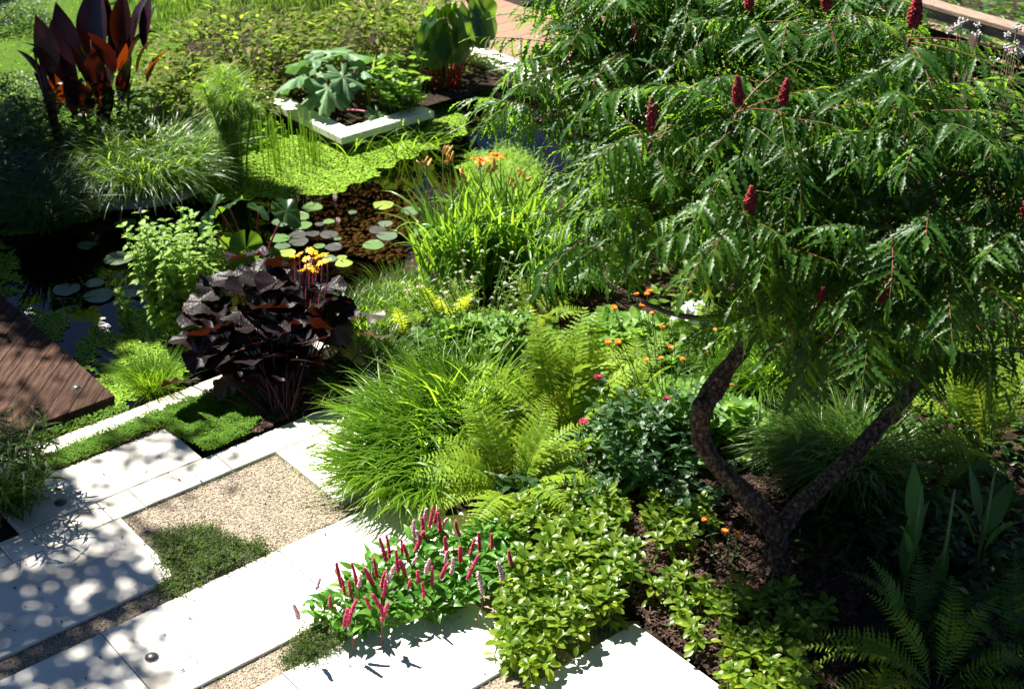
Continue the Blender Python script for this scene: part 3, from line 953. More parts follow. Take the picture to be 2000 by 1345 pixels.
def sumac_tree():
    base = at(1520, 1108)
    t = thing('sumac_tree', 'spreading cut leaf sumac with twin crooked trunks and dark red fruit cones', 'tree', base)

    def P(px, py, Y):
        return pt(px, py, Y) - base
    wob = lambda n, a: 1 + rng.uniform(-a, a, n)
    fork = P(1512, 1035, 6.58)
    lp = [P(1522, 1128, 6.5), P(1516, 1080, 6.57), fork, P(1462, 972, 6.6), P(1398, 905, 6.62), P(1368, 850, 6.65), P(1374, 795, 6.68), P(1410, 735, 6.72), P(1444, 690, 6.75), P(1466, 640, 6.8), P(1476, 560, 6.85), P(1468, 470, 6.9), P(1440, 370, 6.95), P(1440, 290, 7.0)]
    s = spline(lp, 6)
    rad = np.interp(np.linspace(0, 1, len(s)), [0, .1, .16, .3, .45, .5, .56, .7, .85, 1], [.1, .067, .061, .054, .056, .065, .05, .041, .031, .02]) * wob(len(s), .04)
    b = MB()
    V, F = tube(s, rad, 14)
    V = V + 0.006 * np.stack([noise2(V[:, :2] * 1 + V[:, 2:] * .7, 30, 3), noise2(V[:, 1:], 30, 4), 0 * V[:, 0]], 1)
    b.add((V, F))
    trk = obj('trunk', b.mesh('trunk', 'sumac_bark'), t)
    rp = [P(1520, 1070, 6.58), P(1528, 1030, 6.6), P(1560, 988, 6.68), P(1622, 932, 6.8), P(1690, 862, 6.95), P(1758, 785, 7.08), P(1815, 715, 7.15), P(1850, 630, 7.2), P(1845, 510, 7.2), P(1810, 370, 7.2), P(1740, 250, 7.2)]
    s2_ = spline(rp, 6)
    rad = np.interp(np.linspace(0, 1, len(s2_)), [0, .1, .25, .5, .75, 1], [.054, .056, .054, .048, .038, .022]) * wob(len(s2_), .04)
    V, F = tube(s2_, rad, 14)
    V = V + 0.006 * np.stack([noise2(V[:, :2] * 1 + V[:, 2:] * .7, 30, 5), noise2(V[:, 1:], 30, 6), 0 * V[:, 0]], 1)
    obj('trunk', meshof((V, F), 'trunk', 'sumac_bark'), t)
    # pruned stub on the elbow
    sp_ = P(1372, 800, 6.66)
    obj('pruned_stub', meshof(tube([sp_, sp_ + np.array([-.02, -.05, .06]), sp_ + np.array([-.03, -.07, .09])], [.06, .05, .035], 9), 'pruned_stub', 'sumac_bark'), trk)
    anchors = np.vstack([s[46:], s2_[34:]])
    fruit_px = [(1240, 105), (1272, 275), (1130, 90), (1607, 40), (1457, 40), (1775, 75), (1437, 225), (1523, 225), (1455, 440), (1713, 605), (1590, 625), (1990, 440), (1330, 20)]
    tips = []
    for f in fruit_px:
        tips.append((on_crown(*f), True))
    sil = [(1130, -70), (1720, -70), (1760, 80), (1830, 235), (2120, 280), (2120, 560), (1900, 610), (1720, 600), (1560, 560), (1430, 420), (1250, 430), (1180, 380), (1160, 290), (1060, 230), (1110, 100)]
    for gx in np.arange(1050, 2160, 128):
        for gy in np.arange(-50, 660, 112):
            q = (gx + U(-45, 45), gy + U(-40, 40))
            if inside(q, sil) and min(np.hypot(q[0] - f[0], q[1] - f[1]) for f in fruit_px) > 62:
                tips.append((on_crown(*q, shrink=U(0.86, 1.02)), False))
    for _ in range(48):
        q = (U(1150, 1740), U(20, 420))
        tips.append((on_crown(*q, shrink=U(.6, .95), back=True), False))
    for f in [(1150, 0), (1050, 205), (1230, -30), (1400, -40), (1550, -30), (1660, -30)]:
        tips.append((on_crown(*f), False))
    low = [(1200, 430, 6.9), (1340, 420, 6.6), (1160, 500, 7.6), (1480, 590, 6.45), (1640, 630, 6.5), (1850, 610, 6.4), (1560, 520, 6.3), (1760, 520, 6.2), (1950, 500, 6.2), (1700, 670, 6.6), (1830, 690, 6.55), (1610, 660, 6.55)]
    for a, b_, Y in low:
        tips.append((pt(a, b_, Y), False))
    variants = [sumac_leaf(U(.5, .66), int(rng.integers(10, 13)), U(.3, .7), U(-.6, .1), U(.35, .95), k) for k in range(8)]
    placed = []
    fv = []
    for k in range(3):
        fb = MB()
        n = 150
        for i in range(n):
            q = (i + .5) / n
            rr = (0.028 * math.sin(math.pi * min(1, (q * .92 + .08)) ** 0.65) + 0.004) * U(.75, 1.2)
            a = i * 2.4
            fb.add(ico(0.0105, 0, (1, 1, 1), 0.2), (rr * math.cos(a), rr * math.sin(a), q * 0.2))
        fv.append(fb.mesh('fruit_cone', 'sumac_fruit', False))
    for p, fruit in tips:
        l = p - base
        d = anchors - l
        a = anchors[np.argmin(np.linalg.norm(d, axis=1) + np.maximum(0, d[:, 2]) * 3)]
        mid = a * .5 + l * .5 + np.array([U(-.1, .1), U(-.1, .1), -0.12 * np.linalg.norm(l - a)])
        obj('branch', meshof(tube(spline([a, mid, l - np.array([0, 0, .1]), l], 5), np.linspace(.02, .008, 16), 5), 'branch', 'twig_bark'), t)
        if fruit:
            obj('fruit_cone', fv[int(rng.integers(3))], t, M4(l + np.array([0, -.05, .07]), rot(U(0, 6), U(-.15, .15), U(-.15, .15)), U(.55, .9)))
        n = int(rng.integers(9, 13))
        y0 = U(0, 6.3)
        out = p - CC
        oy = math.atan2(out[1], out[0])
        for k in range(n):
            yaw = y0 + k * 2 * math.pi / n + U(-.3, .3)
            pitch = U(-.25, .3) - 0.12 * math.cos(yaw - oy)
            placed.append((int(rng.integers(8)), M4(l + np.array([0, 0, U(-.12, .02)]), rot(yaw, pitch, U(-.25, .25)), U(.6, 1.05))))
    scatter(t, 'leaf', variants, placed, 300, ['sumac_leaf', 'sumac_rachis'], base)


sumac_tree()


# ------------------------------------------------------------------ plant builders
def grass(name, label, cat, px, py, n, L, W, mat, r=0.15, a0=(0.9, 1.45), a1=(-0.9, 0.2), bias=None, segs=7, z=0.0, group=None, power=1.3, stuff=False):
    loc = at(px, py, z)
    b = MB()
    for _ in range(n):
        yaw = U(0, 2 * math.pi)
        if bias is not None and U(0, 1) < bias[1]:
            yaw = bias[0] + float(rng.normal(0, bias[2]))
        rr = r * math.sqrt(U(0, 1))
        ya = U(0, 6.3) if U(0, 1) < .6 else yaw
        ln = L * U(.6, 1.1)
        b.add(blade(ln, W * U(.7, 1.2), segs, p_grass, 0.25, U(*a0), U(*a1), power, side=U(-.12, .12)), (rr * math.cos(ya), rr * math.sin(ya), U(0, .02)), rot(yaw, 0, U(-.3, .3)))
    t = thing(name, label, cat, loc, group)
    tag(obj('blades', b.mesh('blades', mat), t), kind='stuff')
    return t


def frond(L=0.9, pairs=26, a0=1.3, a1=0.3, wid=0.16, power=1.3, seed=0, pin=7):
    r = np.random.default_rng(seed)
    b = MB()
    n = 14
    t = np.linspace(0, 1, n + 1)
    ang = a0 + (a1 - a0) * t ** power
    x = np.concatenate([[0], np.cumsum(np.cos(ang[1:]) * L / n)])
    z = np.concatenate([[0], np.cumsum(np.sin(ang[1:]) * L / n)])
    y = r.uniform(-.12, .12) * L * t ** 2
    P = np.stack([x, y, z], 1)
    b.add(tube(P, np.linspace(.005, .0012, n + 1), 3, False), mat=1)
    for i in range(pairs):
        q = 0.1 + 0.89 * (i / (pairs - 1))
        c = np.array([np.interp(q, t, P[:, j]) for j in range(3)])
        aa = np.interp(q, t, ang)
        k = (q - .1) / .9
        ln = wid * (min(1, .25 + k * 2.2)) * (1 - max(0, k - .45) / .57) ** .8 * r.uniform(.9, 1.08) + .008
        for s in (-1, 1):
            v = blade(ln, max(.014, ln * .2), pin, lambda tt: np.clip(1 - tt ** 1.6, .05, 1), .1, 0.12, -.35, jag=.42)
            # pinnae lie in the plane of the frond, raised a little
            Rr = rot(0, aa) @ rot(s * r.uniform(1.05, 1.35), r.uniform(-.05, .2), s * .2)
            b.add(v, c, Rr)
    return b.vf()


def fern(name, label, px, py, fronds, mat, scale=1.0, z=0.0, group=None, seed=1, pairs=26, wid=0.16, L=0.9):
    """fronds: list of (yaw, steepness, size)"""
    base = at(px, py, z)
    t = thing(name, label, 'fern', base, group)
    vs = [frond(L, pairs, 1.35, 0.75, wid, 1.5, seed), frond(L, pairs, 1.2, 0.05, wid, 1.5, seed + 1), frond(L, pairs, 1.0, -0.55, wid, 1.3, seed + 2), frond(L, pairs, 0.75, -0.5, wid, 1.2, seed + 3)]
    placed = []
    for yaw, k, s in fronds:
        placed.append((k, M4((0.04 * math.cos(yaw), 0.04 * math.sin(yaw), 0), rot(yaw, U(-.06, .06), U(-.25, .25)), s * scale)))
    scatter(t, 'frond', vs, placed, 300, [mat, 'green_stalk'], base)
    return t


def ring(n, ks, s0=.8, s1=1.1, y0=0.0, y1=2 * math.pi):
    return [(y0 + (y1 - y0) * (i + U(-.3, .3)) / n, ks[int(rng.integers(len(ks)))], U(s0, s1)) for i in range(n)]


def mound(n, rx, ry, rz, ang=0.0, shell=0.55, zmin=0.0):
    """points in a half ellipsoid, most near its skin: (pos, outward)"""
    out = []
    while len(out) < n:
        d = rng.normal(0, 1, 3)
        d /= np.linalg.norm(d)
        d[2] = abs(d[2])
        q = U(shell, 1) ** 0.6 if U(0, 1) < .85 else U(.2, shell)
        lump = 1 + .13 * math.sin(d[0] * 7 + 1) * math.cos(d[1] * 6) + .08 * math.sin(d[2] * 9 + d[0] * 5)
        p = d * np.array([rx, ry, rz]) * q * lump
        p = p @ rot(ang).T
        if p[2] >= zmin:
            out.append((p, d @ rot(ang).T))
    return out


def leaf_rot(out, up=0.5, spread=0.8):
    """a leaf pointing outwards, its face up"""
    yaw = math.atan2(out[1], out[0]) + float(rng.normal(0, spread))
    pitch = math.asin(max(-1, min(1, out[2]))) * .5 * up + U(-.5, .4)
    return rot(yaw, pitch, U(-.5, .5))


def shrub(name, label, cat, px, py, radii, n, leafs, mats, size=(0.8, 1.2), z=0.0, ang=0.0, limit=300, stems=10, stem_mat='twig_bark', shell=.55, loc=None, group=None, up=0.5, joined=False, spread=0.8, top=None):
    base = at(px, py, z) if loc is None else np.asarray(loc, float)
    t = thing(name, label, cat, base, group)
    placed = [(int(rng.integers(len(leafs))), M4(p, leaf_rot(o, up, spread), U(*size))) for p, o in mound(n, *radii, ang, shell)]
    if joined:
        b = MB()
        for k, m in placed:
            b.add((leafs[k][0] @ m[:3, :3].T + m[:3, 3],) + tuple(leafs[k][1:]))
        tag(obj('foliage', b.mesh('foliage', mats), t), kind='stuff')
    else:
        scatter(t, 'leaf', leafs, placed, limit, mats, base)
    if stems:
        b = MB()
        for p, o in mound(stems, radii[0] * .8, radii[1] * .8, radii[2] * .85, ang, .7):
            b.add(tube([(p[0] * .15, p[1] * .15, -.02), (p[0] * .6, p[1] * .6, p[2] * .5), p], [.008, .006, .003], 4, False))
        obj('stems', b.mesh('stems', stem_mat), t)
    return t


# ------------------------------------------------------------------ grasses
hk = thing('fountain_grass', 'big bright green arching grass clump spilling left over the pale slabs', 'ornamental grass', at(850, 890))
for px, py, n, L_, r_, A0, A1, bi in [(905, 835, 620, .66, .2, (1.0, 1.45), (-.1, .85), (R(160), .5, .9)), (830, 880, 700, .66, .24, (.75, 1.35), (-.7, .4), (R(185), .7, .6)), (770, 930, 520, .56, .2, (.6, 1.2), (-.8, .15), (R(205), .75, .55)), (825, 955, 330, .52, .18, (.6, 1.2), (-.9, .0), (R(228), .8, .5))]:
    c_ = at(px, py)
    gb_ = MB()
    for _ in range(n):
        yaw = bi[0] + float(rng.normal(0, bi[2])) if U(0, 1) < bi[1] else U(0, 6.3)
        rr, ya = r_ * math.sqrt(U(0, 1)), U(0, 6.3)
        gb_.add(blade(L_ * U(.55, 1.15), .022 * U(.65, 1.2), 7, p_grass, .3, U(*A0), U(*A1), U(1.1, 2.0), side=U(-.2, .2)), c_ - np.array(hk.location) + np.array([rr * math.cos(ya), rr * math.sin(ya), U(0, .05)]), rot(yaw, 0, U(-.5, .5)))
    tag(obj('blades', gb_.mesh('blades', 'hakone'), hk), kind='stuff')
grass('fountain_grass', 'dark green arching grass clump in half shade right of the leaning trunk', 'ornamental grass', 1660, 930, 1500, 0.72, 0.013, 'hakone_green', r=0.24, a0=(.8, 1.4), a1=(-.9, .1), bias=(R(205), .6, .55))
grass('fountain_grass', 'pale green grass spray glimpsed below the crown left of the white flower head', 'ornamental grass', 1500, 760, 900, 0.75, 0.011, 'hakone', r=0.2, a0=(.9, 1.4), a1=(-.7, .2), bias=(R(185), .5, .7))
grass('pond_grass', 'arching green grass mound on the far bank above the stone edging', 'ornamental grass', 285, 352, 1900, 0.80, 0.016, 'hakone_green', r=0.5, a0=(.7, 1.35), a1=(-1.0, .1), bias=(R(-60), .55, .7))
grass('pond_grass', 'sunlit tuft of grass between the red leaved plant and the papyrus', 'ornamental grass', 345, 318, 900, 0.7, 0.015, 'hakone', r=0.35, a0=(.7, 1.3), a1=(-.9, .1), bias=(R(-30), .55, .6))
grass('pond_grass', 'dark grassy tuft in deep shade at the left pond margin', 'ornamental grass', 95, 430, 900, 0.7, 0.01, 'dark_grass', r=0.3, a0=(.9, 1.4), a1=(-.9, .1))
grass('sedge_tuft', 'fine green grass tuft growing in the duckweed by the deck corner', 'ornamental grass', 300, 765, 900, 0.36, 0.005, 'lawn_grass', r=0.12, a0=(.7, 1.5), a1=(-.5, .8), segs=5, z=-.08)
grass('sedge_tuft', 'low pale green grass at the water edge right of the yellow flowers', 'ornamental grass', 715, 640, 700, 0.34, 0.011, 'hakone_green', r=0.25, a0=(.9, 1.5), a1=(-.3, .7), segs=5)
grass('sedge_tuft', 'bright grass seedlings at the pond edge below the daylily leaves', 'ornamental grass', 790, 600, 500, 0.36, 0.009, 'hakone', r=0.22, a0=(.9, 1.5), a1=(-.2, .8), segs=5)
grass('sedge_tuft', 'dark green strappy tuft in shade beside the purple leaved plant', 'ornamental grass', 680, 765, 420, 0.38, 0.014, 'dark_grass', r=0.16, a0=(.7, 1.4), a1=(-.6, .5))
grass('sedge_tuft', 'dim narrow leaved tuft right of the bark patch', 'ornamental grass', 745, 715, 380, 0.36, 0.012, 'hakone_green', r=0.16, a0=(.7, 1.4), a1=(-.6, .5))
grass('sedge_tuft', 'sparse green blades at the foot of the dark red canna', 'ornamental grass', 215, 225, 160, 0.55, 0.016, 'hakone_green', r=0.3, a0=(1.0, 1.5), a1=(-.1, .8))

# ------------------------------------------------------------------ ferns
fern('shuttlecock_fern', 'tall yellow green shuttlecock fern in full sun right of the big grass', 1105, 870, [(R(95), 0, 1.0), (R(120), 0, .95), (R(60), 0, 1.0), (R(35), 1, .95), (R(150), 1, .95), (R(175), 1, .9), (R(80), 1, .95), (R(10), 1, .9), (R(200), 2, .8), (R(-20), 2, .75), (R(230), 2, .7), (R(-60), 2, .65), (R(140), 0, .85), (R(70), 0, .8), (R(105), 1, 1.0), (R(50), 1, .9), (R(160), 2, .9), (R(185), 2, .85), (R(260), 2, .7), (R(-40), 2, .7), (R(25), 2, .85)], 'fern', 1.02, seed=3, wid=.21, pairs=30)
fern('shuttlecock_fern', 'low yellow green fern with spreading fronds in front of the tall fern', 1000, 970, [(R(100), 0, .85), (R(70), 1, .8), (R(130), 1, .8), (R(165), 2, .75), (R(195), 2, .8), (R(225), 2, .7), (R(20), 1, .75), (R(-10), 2, .7), (R(-45), 2, .65), (R(50), 0, .7), (R(-80), 2, .6), (R(150), 1, .7), (R(30), 2, .7), (R(250), 2, .75), (R(110), 1, .8), (R(-100), 3, .7), (R(210), 3, .8), (R(180), 1, .8)], 'fern', 1.0, seed=9, wid=.19)
fern('shuttlecock_fern', 'small pale fern behind the tall fern below the orange flowers', 1235, 790, ring(8, [0, 1, 1], .7, 1), 'fern', 0.7, seed=15)
fern('lady_fern', 'light green fern at the pond edge under the daylily leaves', 880, 640, ring(11, [0, 1, 2], .7, 1), 'fern', 0.62, seed=21)
fern('lady_fern', 'small light green fern between pond grass and astrantia flowers', 790, 660, ring(8, [0, 1, 2], .7, 1), 'fern', 0.5, seed=25)
fern('lady_fern', 'light green ferny clump left of the sumac below its lowest branch', 1050, 640, ring(9, [0, 1, 2], .7, 1), 'fern', 0.6, seed=27)
fern('shuttlecock_fern', 'half lit fern with long fronds at the right edge under the crown', 1935, 900, [(R(110), 0, 1.0), (R(150), 1, 1.1), (R(90), 0, 1.05), (R(70), 0, 1.0), (R(180), 1, 1.0), (R(200), 2, .9), (R(60), 1, 1), (R(130), 0, .95), (R(165), 2, 1.0), (R(230), 2, .8)], 'fern', 1.05, seed=31)
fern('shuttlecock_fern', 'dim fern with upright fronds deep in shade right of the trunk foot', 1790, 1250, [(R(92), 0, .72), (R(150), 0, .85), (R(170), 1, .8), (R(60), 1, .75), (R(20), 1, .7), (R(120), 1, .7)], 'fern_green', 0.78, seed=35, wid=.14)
fern('shuttlecock_fern', 'broad fern with arching yellowish fronds at the bottom right corner', 1830, 1345, [(R(170), 2, .9), (R(150), 2, .95), (R(190), 3, .9), (R(210), 3, .95), (R(235), 3, .8), (R(130), 1, .8), (R(30), 1, .8), (R(10), 2, .85), (R(-20), 3, .8), (R(75), 1, .8), (R(165), 3, 1.0)], 'fern', 0.85, seed=39, wid=.13)
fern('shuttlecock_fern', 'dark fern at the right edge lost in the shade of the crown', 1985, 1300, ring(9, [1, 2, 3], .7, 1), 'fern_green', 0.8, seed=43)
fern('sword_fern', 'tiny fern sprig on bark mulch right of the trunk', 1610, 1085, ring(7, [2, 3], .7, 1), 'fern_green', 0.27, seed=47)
fern('sword_fern', 'small drooping fern under the green leafy perennial in shade', 1195, 975, ring(6, [1, 2], .7, 1), 'fern', 0.4, seed=51)
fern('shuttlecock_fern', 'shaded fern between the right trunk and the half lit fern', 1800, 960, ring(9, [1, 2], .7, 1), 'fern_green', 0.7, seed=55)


# ------------------------------------------------------------------ persicaria mat with flower spikes
def small_leaf(L, W, prof=p_ovate, fold=.25, droop=-.7, n=4, jag=0.0, a0=.2):
    return blade(L, W, n, prof, fold, a0, droop, jag=jag)


def spike(L, r, n, seed, curve=0.1):
    b = MB()
    rr = np.random.default_rng(seed)
    for i in range(n):
        q = i / n
        a = i * 2.4 + rr.uniform(-.4, .4)
        w = r * (1 - .55 * q ** 2) * rr.uniform(.75, 1.1)
        b.add(ico(r * .48, 0, (1, 1, 1), 0.25), (w * math.cos(a) * .7 + curve * L * q * q, w * math.sin(a) * .7, q * L), None)
    return b.vf()


def persicaria():
    base = at(760, 1190)
    t = thing('knotweed_mat', 'low green leafy mat with upright crimson flower spikes at the slab edge', 'perennial', base)
    poly = wpoly([(590, 1222), (640, 1185), (720, 1120), (790, 1085), (850, 1075), (960, 1050), (1010, 1090), (975, 1180), (900, 1205), (800, 1235), (700, 1255), (640, 1250)])
    lv = [small_leaf(U(.085, .12), U(.034, .045), droop=U(-.9, -.3)) for _ in range(6)]
    placed = []
    for p in in_poly(poly, 900):
        h = U(.03, .17)
        placed.append((int(rng.integers(6)), M4((p[0] - base[0], p[1] - base[1], h), rot(U(0, 6.3), U(-.1, .9), U(-.5, .5)), U(.75, 1.15))))
    scatter(t, 'leaf', lv, placed, 300, 'persicaria_leaf', base)
    red = [meshof(spike(U(.12, .18), .0125, 80, k, U(-.2, .3)), 'flower_spike', 'spike_red', False) for k in range(4)]
    pale = [meshof(spike(U(.08, .13), .014, 55, 10 + k, U(.1, .5)), 'flower_spike', 'spike_pale', False) for k in range(2)]
    tops = [(795, 70, 0), (745, 95, 1), (765, 95, 0), (735, 145, 0), (820, 120, 0), (845, 120, 1), (925, 140, 0), (690, 185, 1), (696, 215, 0), (620, 225, 0), (650, 245, 0), (535, 265, 0), (555, 250, 0), (490, 350, 0), (470, 390, 0), (305, 405, 0), (318, 440, 0), (355, 450, 0), (380, 400, 0), (395, 440, 1), (515, 405, 0), (522, 455, 0), (455, 515, 0), (515, 575, 0), (530, 555, 0), (600, 325, 0), (640, 340, 0), (710, 380, 0), (735, 455, 0), (855, 235, 0), (930, 270, 0), (980, 235, 0), (1030, 210, 0), (1095, 205, 0), (885, 370, 1), (970, 360, 0), (780, 390, 0), (830, 355, 0), (1205, 300, 0), (850, 315, 1), (175, 450, 1), (245, 505, 0), (80, 600, 1), (340, 590, 0), (655, 410, 0), (720, 210, 1), (750, 370, 1), (680, 320, 1), (1045, 470, 1), (1150, 405, 1), (545, 430, 1), (320, 600, 0)]
    for x, y, k in tops:
        top = at(550 + x * .375, 950 + y * .375, 0.36) - base
        L = 0.16 if k == 0 else .11
        foot = top - np.array([0, 0, L])
        m = (red if k == 0 else pale)[int(rng.integers(4 if k == 0 else 2))]
        fm = M4(foot, rot(U(0, 6.3), U(-.32, .32), U(-.32, .32)), U(.65, 1.05))
        f = obj('flower_spike', m, t, fm)
        root = np.array([foot[0] * .93 + U(-.02, .02), foot[1] * .93 + U(-.02, .02), .0])
        obj('flower_stem', meshof(tube([root, (root + foot) / 2 + np.array([U(-.02, .02), 0, .02]), foot], .0022, 3, False), 'flower_stem', 'red_stalk'), f, np.linalg.inv(fm))


persicaria()


# ------------------------------------------------------------------ pachysandra
def rosette(seed):
    r = np.random.default_rng(seed)
    b = MB()
    n = int(r.integers(7, 10))
    for i in range(n):
        a = i * 2.4 + r.uniform(-.25, .25)
        q = i / n
        L = r.uniform(.062, .085) * (1 - .35 * q)
        v = blade(L, L * .46, 6, p_obov, .28, .15, -.45, jag=.07)
        b.add(v, (0, 0, .03 * q), rot(a, .05 + .75 * q, r.uniform(-.2, .2)), mat=0)
    b.add(tube([(0, 0, -.16), (.01, .005, -.07), (0, 0, .02)], .0035, 4, False), mat=1)
    for i in range(4):
        a = i * 1.9 + r.uniform(-.3, .3)
        L = r.uniform(.05, .075)
        b.add(blade(L, L * .45, 5, p_obov, .25, .0, -.5, jag=.07), (0, 0, -.045 - .02 * i), rot(a, -.1), mat=0)
    return b.vf()


def pachysandra(label, px, n, hz):
    poly = wpoly(px)
    base = np.array([*np.mean(poly, 0), 0])
    t = thing('pachysandra', label, 'ground cover', base)
    ms = [meshof(rosette(k + n), 'leaf_rosette', ['pachysandra_leaf', 'green_stalk']) for k in range(6)]
    for p in in_poly(poly, n):
        obj('leaf_rosette', ms[int(rng.integers(6))], t, M4((p[0] - base[0], p[1] - base[1], U(*hz)), rot(U(0, 6.3), U(-.3, .3), U(-.3, .3)), U(.9, 1.4)))


pachysandra('dense bright green whorled ground cover between the two bottom slabs', [(975, 1215), (1000, 1130), (1060, 1070), (1130, 1050), (1200, 1075), (1245, 1130), (1230, 1200), (1150, 1255), (1110, 1320), (1030, 1345), (975, 1320), (960, 1260)], 185, (.10, .2))
pachysandra('sparse whorled green ground cover on bark right of the bottom slab', [(1265, 1180), (1340, 1130), (1420, 1165), (1520, 1190), (1600, 1290), (1560, 1400), (1460, 1390), (1330, 1270)], 80, (.08, .16))
pachysandra('small whorled green plants on bark left of the trunk foot', [(1250, 1060), (1270, 1010), (1350, 1000), (1400, 1050), (1370, 1090), (1290, 1110)], 26, (.09, .18))
pachysandra('shaded whorled ground cover behind the crimson flower spikes', [(960, 1070), (1000, 1010), (1120, 985), (1210, 1010), (1230, 1060), (1120, 1065), (1020, 1095)], 60, (.1, .17))
pachysandra('few shaded whorled sprigs in front of the trunk foot', [(1480, 1190), (1560, 1170), (1610, 1220), (1580, 1290), (1500, 1260)], 18, (.1, .17))


# ------------------------------------------------------------------ leafy perennials on stems
def stem_plant(name, label, cat, px, py, stems, h, spread, leafs, mats, per=8, size=(0.7, 1.1), z=0.0, flower=None, fmat=None, whorl=2, limit=300, stem_mat='green_stalk', leafpitch=(-.5, .3)):
    base = at(px, py, z)
    t = thing(name, label, cat, base)
    placed, b = [], MB()
    for _ in range(stems):
        a = U(0, 6.3)
        rr = spread * math.sqrt(U(0, 1))
        foot = np.array([rr * .6 * math.cos(a), rr * .6 * math.sin(a), 0])
        top = np.array([rr * 1.3 * math.cos(a), rr * 1.3 * math.sin(a), h * U(.7, 1.08)])
        mid = (foot + top) / 2 + np.array([U(-.03, .03), U(-.03, .03), 0])
        P = spline([foot, mid, top], 6)
        b.add(tube(P, np.linspace(.0045, .002, len(P)), 4, False))
        y0 = U(0, 3)
        for k in range(per):
            q = .22 + .78 * k / (per - 1)
            c = P[int(q * (len(P) - 1))]
            s = U(*size) * (1.1 - .6 * max(0, q - .5))
            for w in range(whorl):
                placed.append((int(rng.integers(len(leafs))), M4(c, rot(y0 + k * 1.57 + w * 2 * math.pi / whorl + U(-.3, .3), U(*leafpitch) + .3 * (q > .9), U(-.3, .3)), s)))
        if flower is not None and U(0, 1) < flower[1]:
            obj('flower', flower[0], t, M4(top, rot(U(0, 6), U(-.3, .3), U(-.3, .3)), U(.8, 1.2)))
    obj('stems', b.mesh('stems', stem_mat), t)
    scatter(t, 'leaf', leafs, placed, limit, mats, base)
    return t


def daisy(n, L, W, cr, up=.3, layers=1):
    b = MB()
    for j in range(layers):
        for i in range(n):
            b.add(blade(L, W, 3, p_obov, .15, up + j * .4, up - .5), (0, 0, .004 * j), rot(2 * math.pi * (i + j * .5) / n + U(-.15, .15), U(-.1, .1)), mat=0)
    b.add(ico(cr, 0, (1, 1, .6)), (0, 0, .004), mat=1)
    return b.vf()


berg = [small_leaf(U(.1, .13), U(.05, .062), p_ovate, .22, U(-.8, -.3), 6, jag=.1) for _ in range(5)]
claret = meshof(daisy(14, .035, .009, .014, .5, 2), 'flower', ['claret_petal', 'claret_petal'])
stem_plant('bergamot', 'dark green toothed leaved perennial with a few claret flowers left of the trunk', 'perennial', 1255, 915, 26, 0.54, .34, berg, 'bergamot_leaf', 7, flower=(claret, .14))
stem_plant('bergamot', 'low shaded leafy perennial in front of the claret flowered plant', 'perennial', 1330, 985, 12, 0.4, .25, berg, 'bergamot_leaf', 6)
mint = [small_leaf(U(.045, .065), U(.03, .04), p_ovate, .2, U(-.6, -.1), 5, jag=.1) for _ in range(4)]
violet = meshof(spike(.06, .012, 24, 3), 'flower', 'violet_petal', False)
stem_plant('water_mint', 'pale yellow green leafy water mint standing at the pond edge', 'perennial', 362, 655, 75, 0.9, .28, mint, 'mint_leaf', 15, (1.0, 1.7), flower=(violet, .05), z=WATER + .02, limit=300)
stem_plant('water_mint', 'lone young mint sprig rising from the water beside lily pads', 'perennial', 248, 640, 4, 0.36, .05, mint, 'mint_leaf', 7, (.9, 1.5), z=WATER + .01)
stem_plant('narrow_leaved_perennial', 'bushy narrow leaved plant with pink tips at the left patio edge', 'perennial', 10, 985, 60, 0.5, .32, [small_leaf(U(.1, .15), U(.016, .022), p_lance, .2, U(-.8, -.2), 5) for _ in range(4)], 'bamboo_leaf', 9, flower=(meshof(spike(.03, .008, 14, 5), 'flower', 'pink_petal', False), .4))
soft = [polar_leaf(lambda a: .05 * (1 + .16 * math.cos(5 * a) + .05 * math.cos(15 * a)), 30, 2, .12, .005, 5, .004, gap=.35, seed=k) for k in range(3)]
shrub('cranesbill', 'low mound of bright lobed leaves behind the big grass', 'perennial', 910, 690, (.42, .3, .25), 420, soft, 'soft_leaf', (.8, 1.5))
shrub('cranesbill', 'lobed green leaves at the foot of the orange flower stems', 'perennial', 1330, 850, (.42, .36, .36), 380, soft, 'soft_leaf', (.9, 1.7))
shrub('cranesbill', 'bright leafy mound between the tall fern and the daylilies', 'perennial', 1010, 690, (.35, .3, .28), 300, berg, 'soft_leaf', (.5, .9))
shrub('cranesbill', 'round green leaves around the right grass clump left of the trunk', 'perennial', 1440, 870, (.22, .25, .3), 160, soft, 'soft_leaf', (.9, 1.5))
shrub('cranesbill', 'bright lobed leaves between the tall fern and the white flower head', 'perennial', 1225, 700, (.5, .4, .3), 420, soft, 'soft_leaf', (.8, 1.5))
ast_fl = meshof(daisy(10, .014, .007, .007, .4), 'flower', ['pink_petal', 'seed_head'])
stem_plant('astrantia', 'astrantia with tiny pinkish white flowers over pale ferny leaves', 'perennial', 930, 655, 55, 0.5, .42, [small_leaf(.05, .016, p_lance, .2, -.5, 3) for _ in range(3)], 'soft_leaf', 5, flower=(ast_fl, .9))
geum_fl = meshof(daisy(7, .022, .018, .008, .35, 2), 'flower', ['orange_petal', 'yellow_centre'])
stem_plant('geum', 'airy stems with small orange flowers between the fern and the sumac trunk', 'perennial', 1330, 800, 42, 0.72, .52, [small_leaf(.045, .012, p_lance, .2, -.5, 3) for _ in range(3)], 'soft_leaf', 5, flower=(geum_fl, .5))
stem_plant('geum', 'single spindly stem with orange flowers on bark beside the trunk', 'perennial', 1415, 1095, 4, 0.3, .12, [small_leaf(.05, .012, p_lance, .2, -.5, 3) for _ in range(3)], 'bergamot_leaf', 4, flower=(geum_fl, .9))
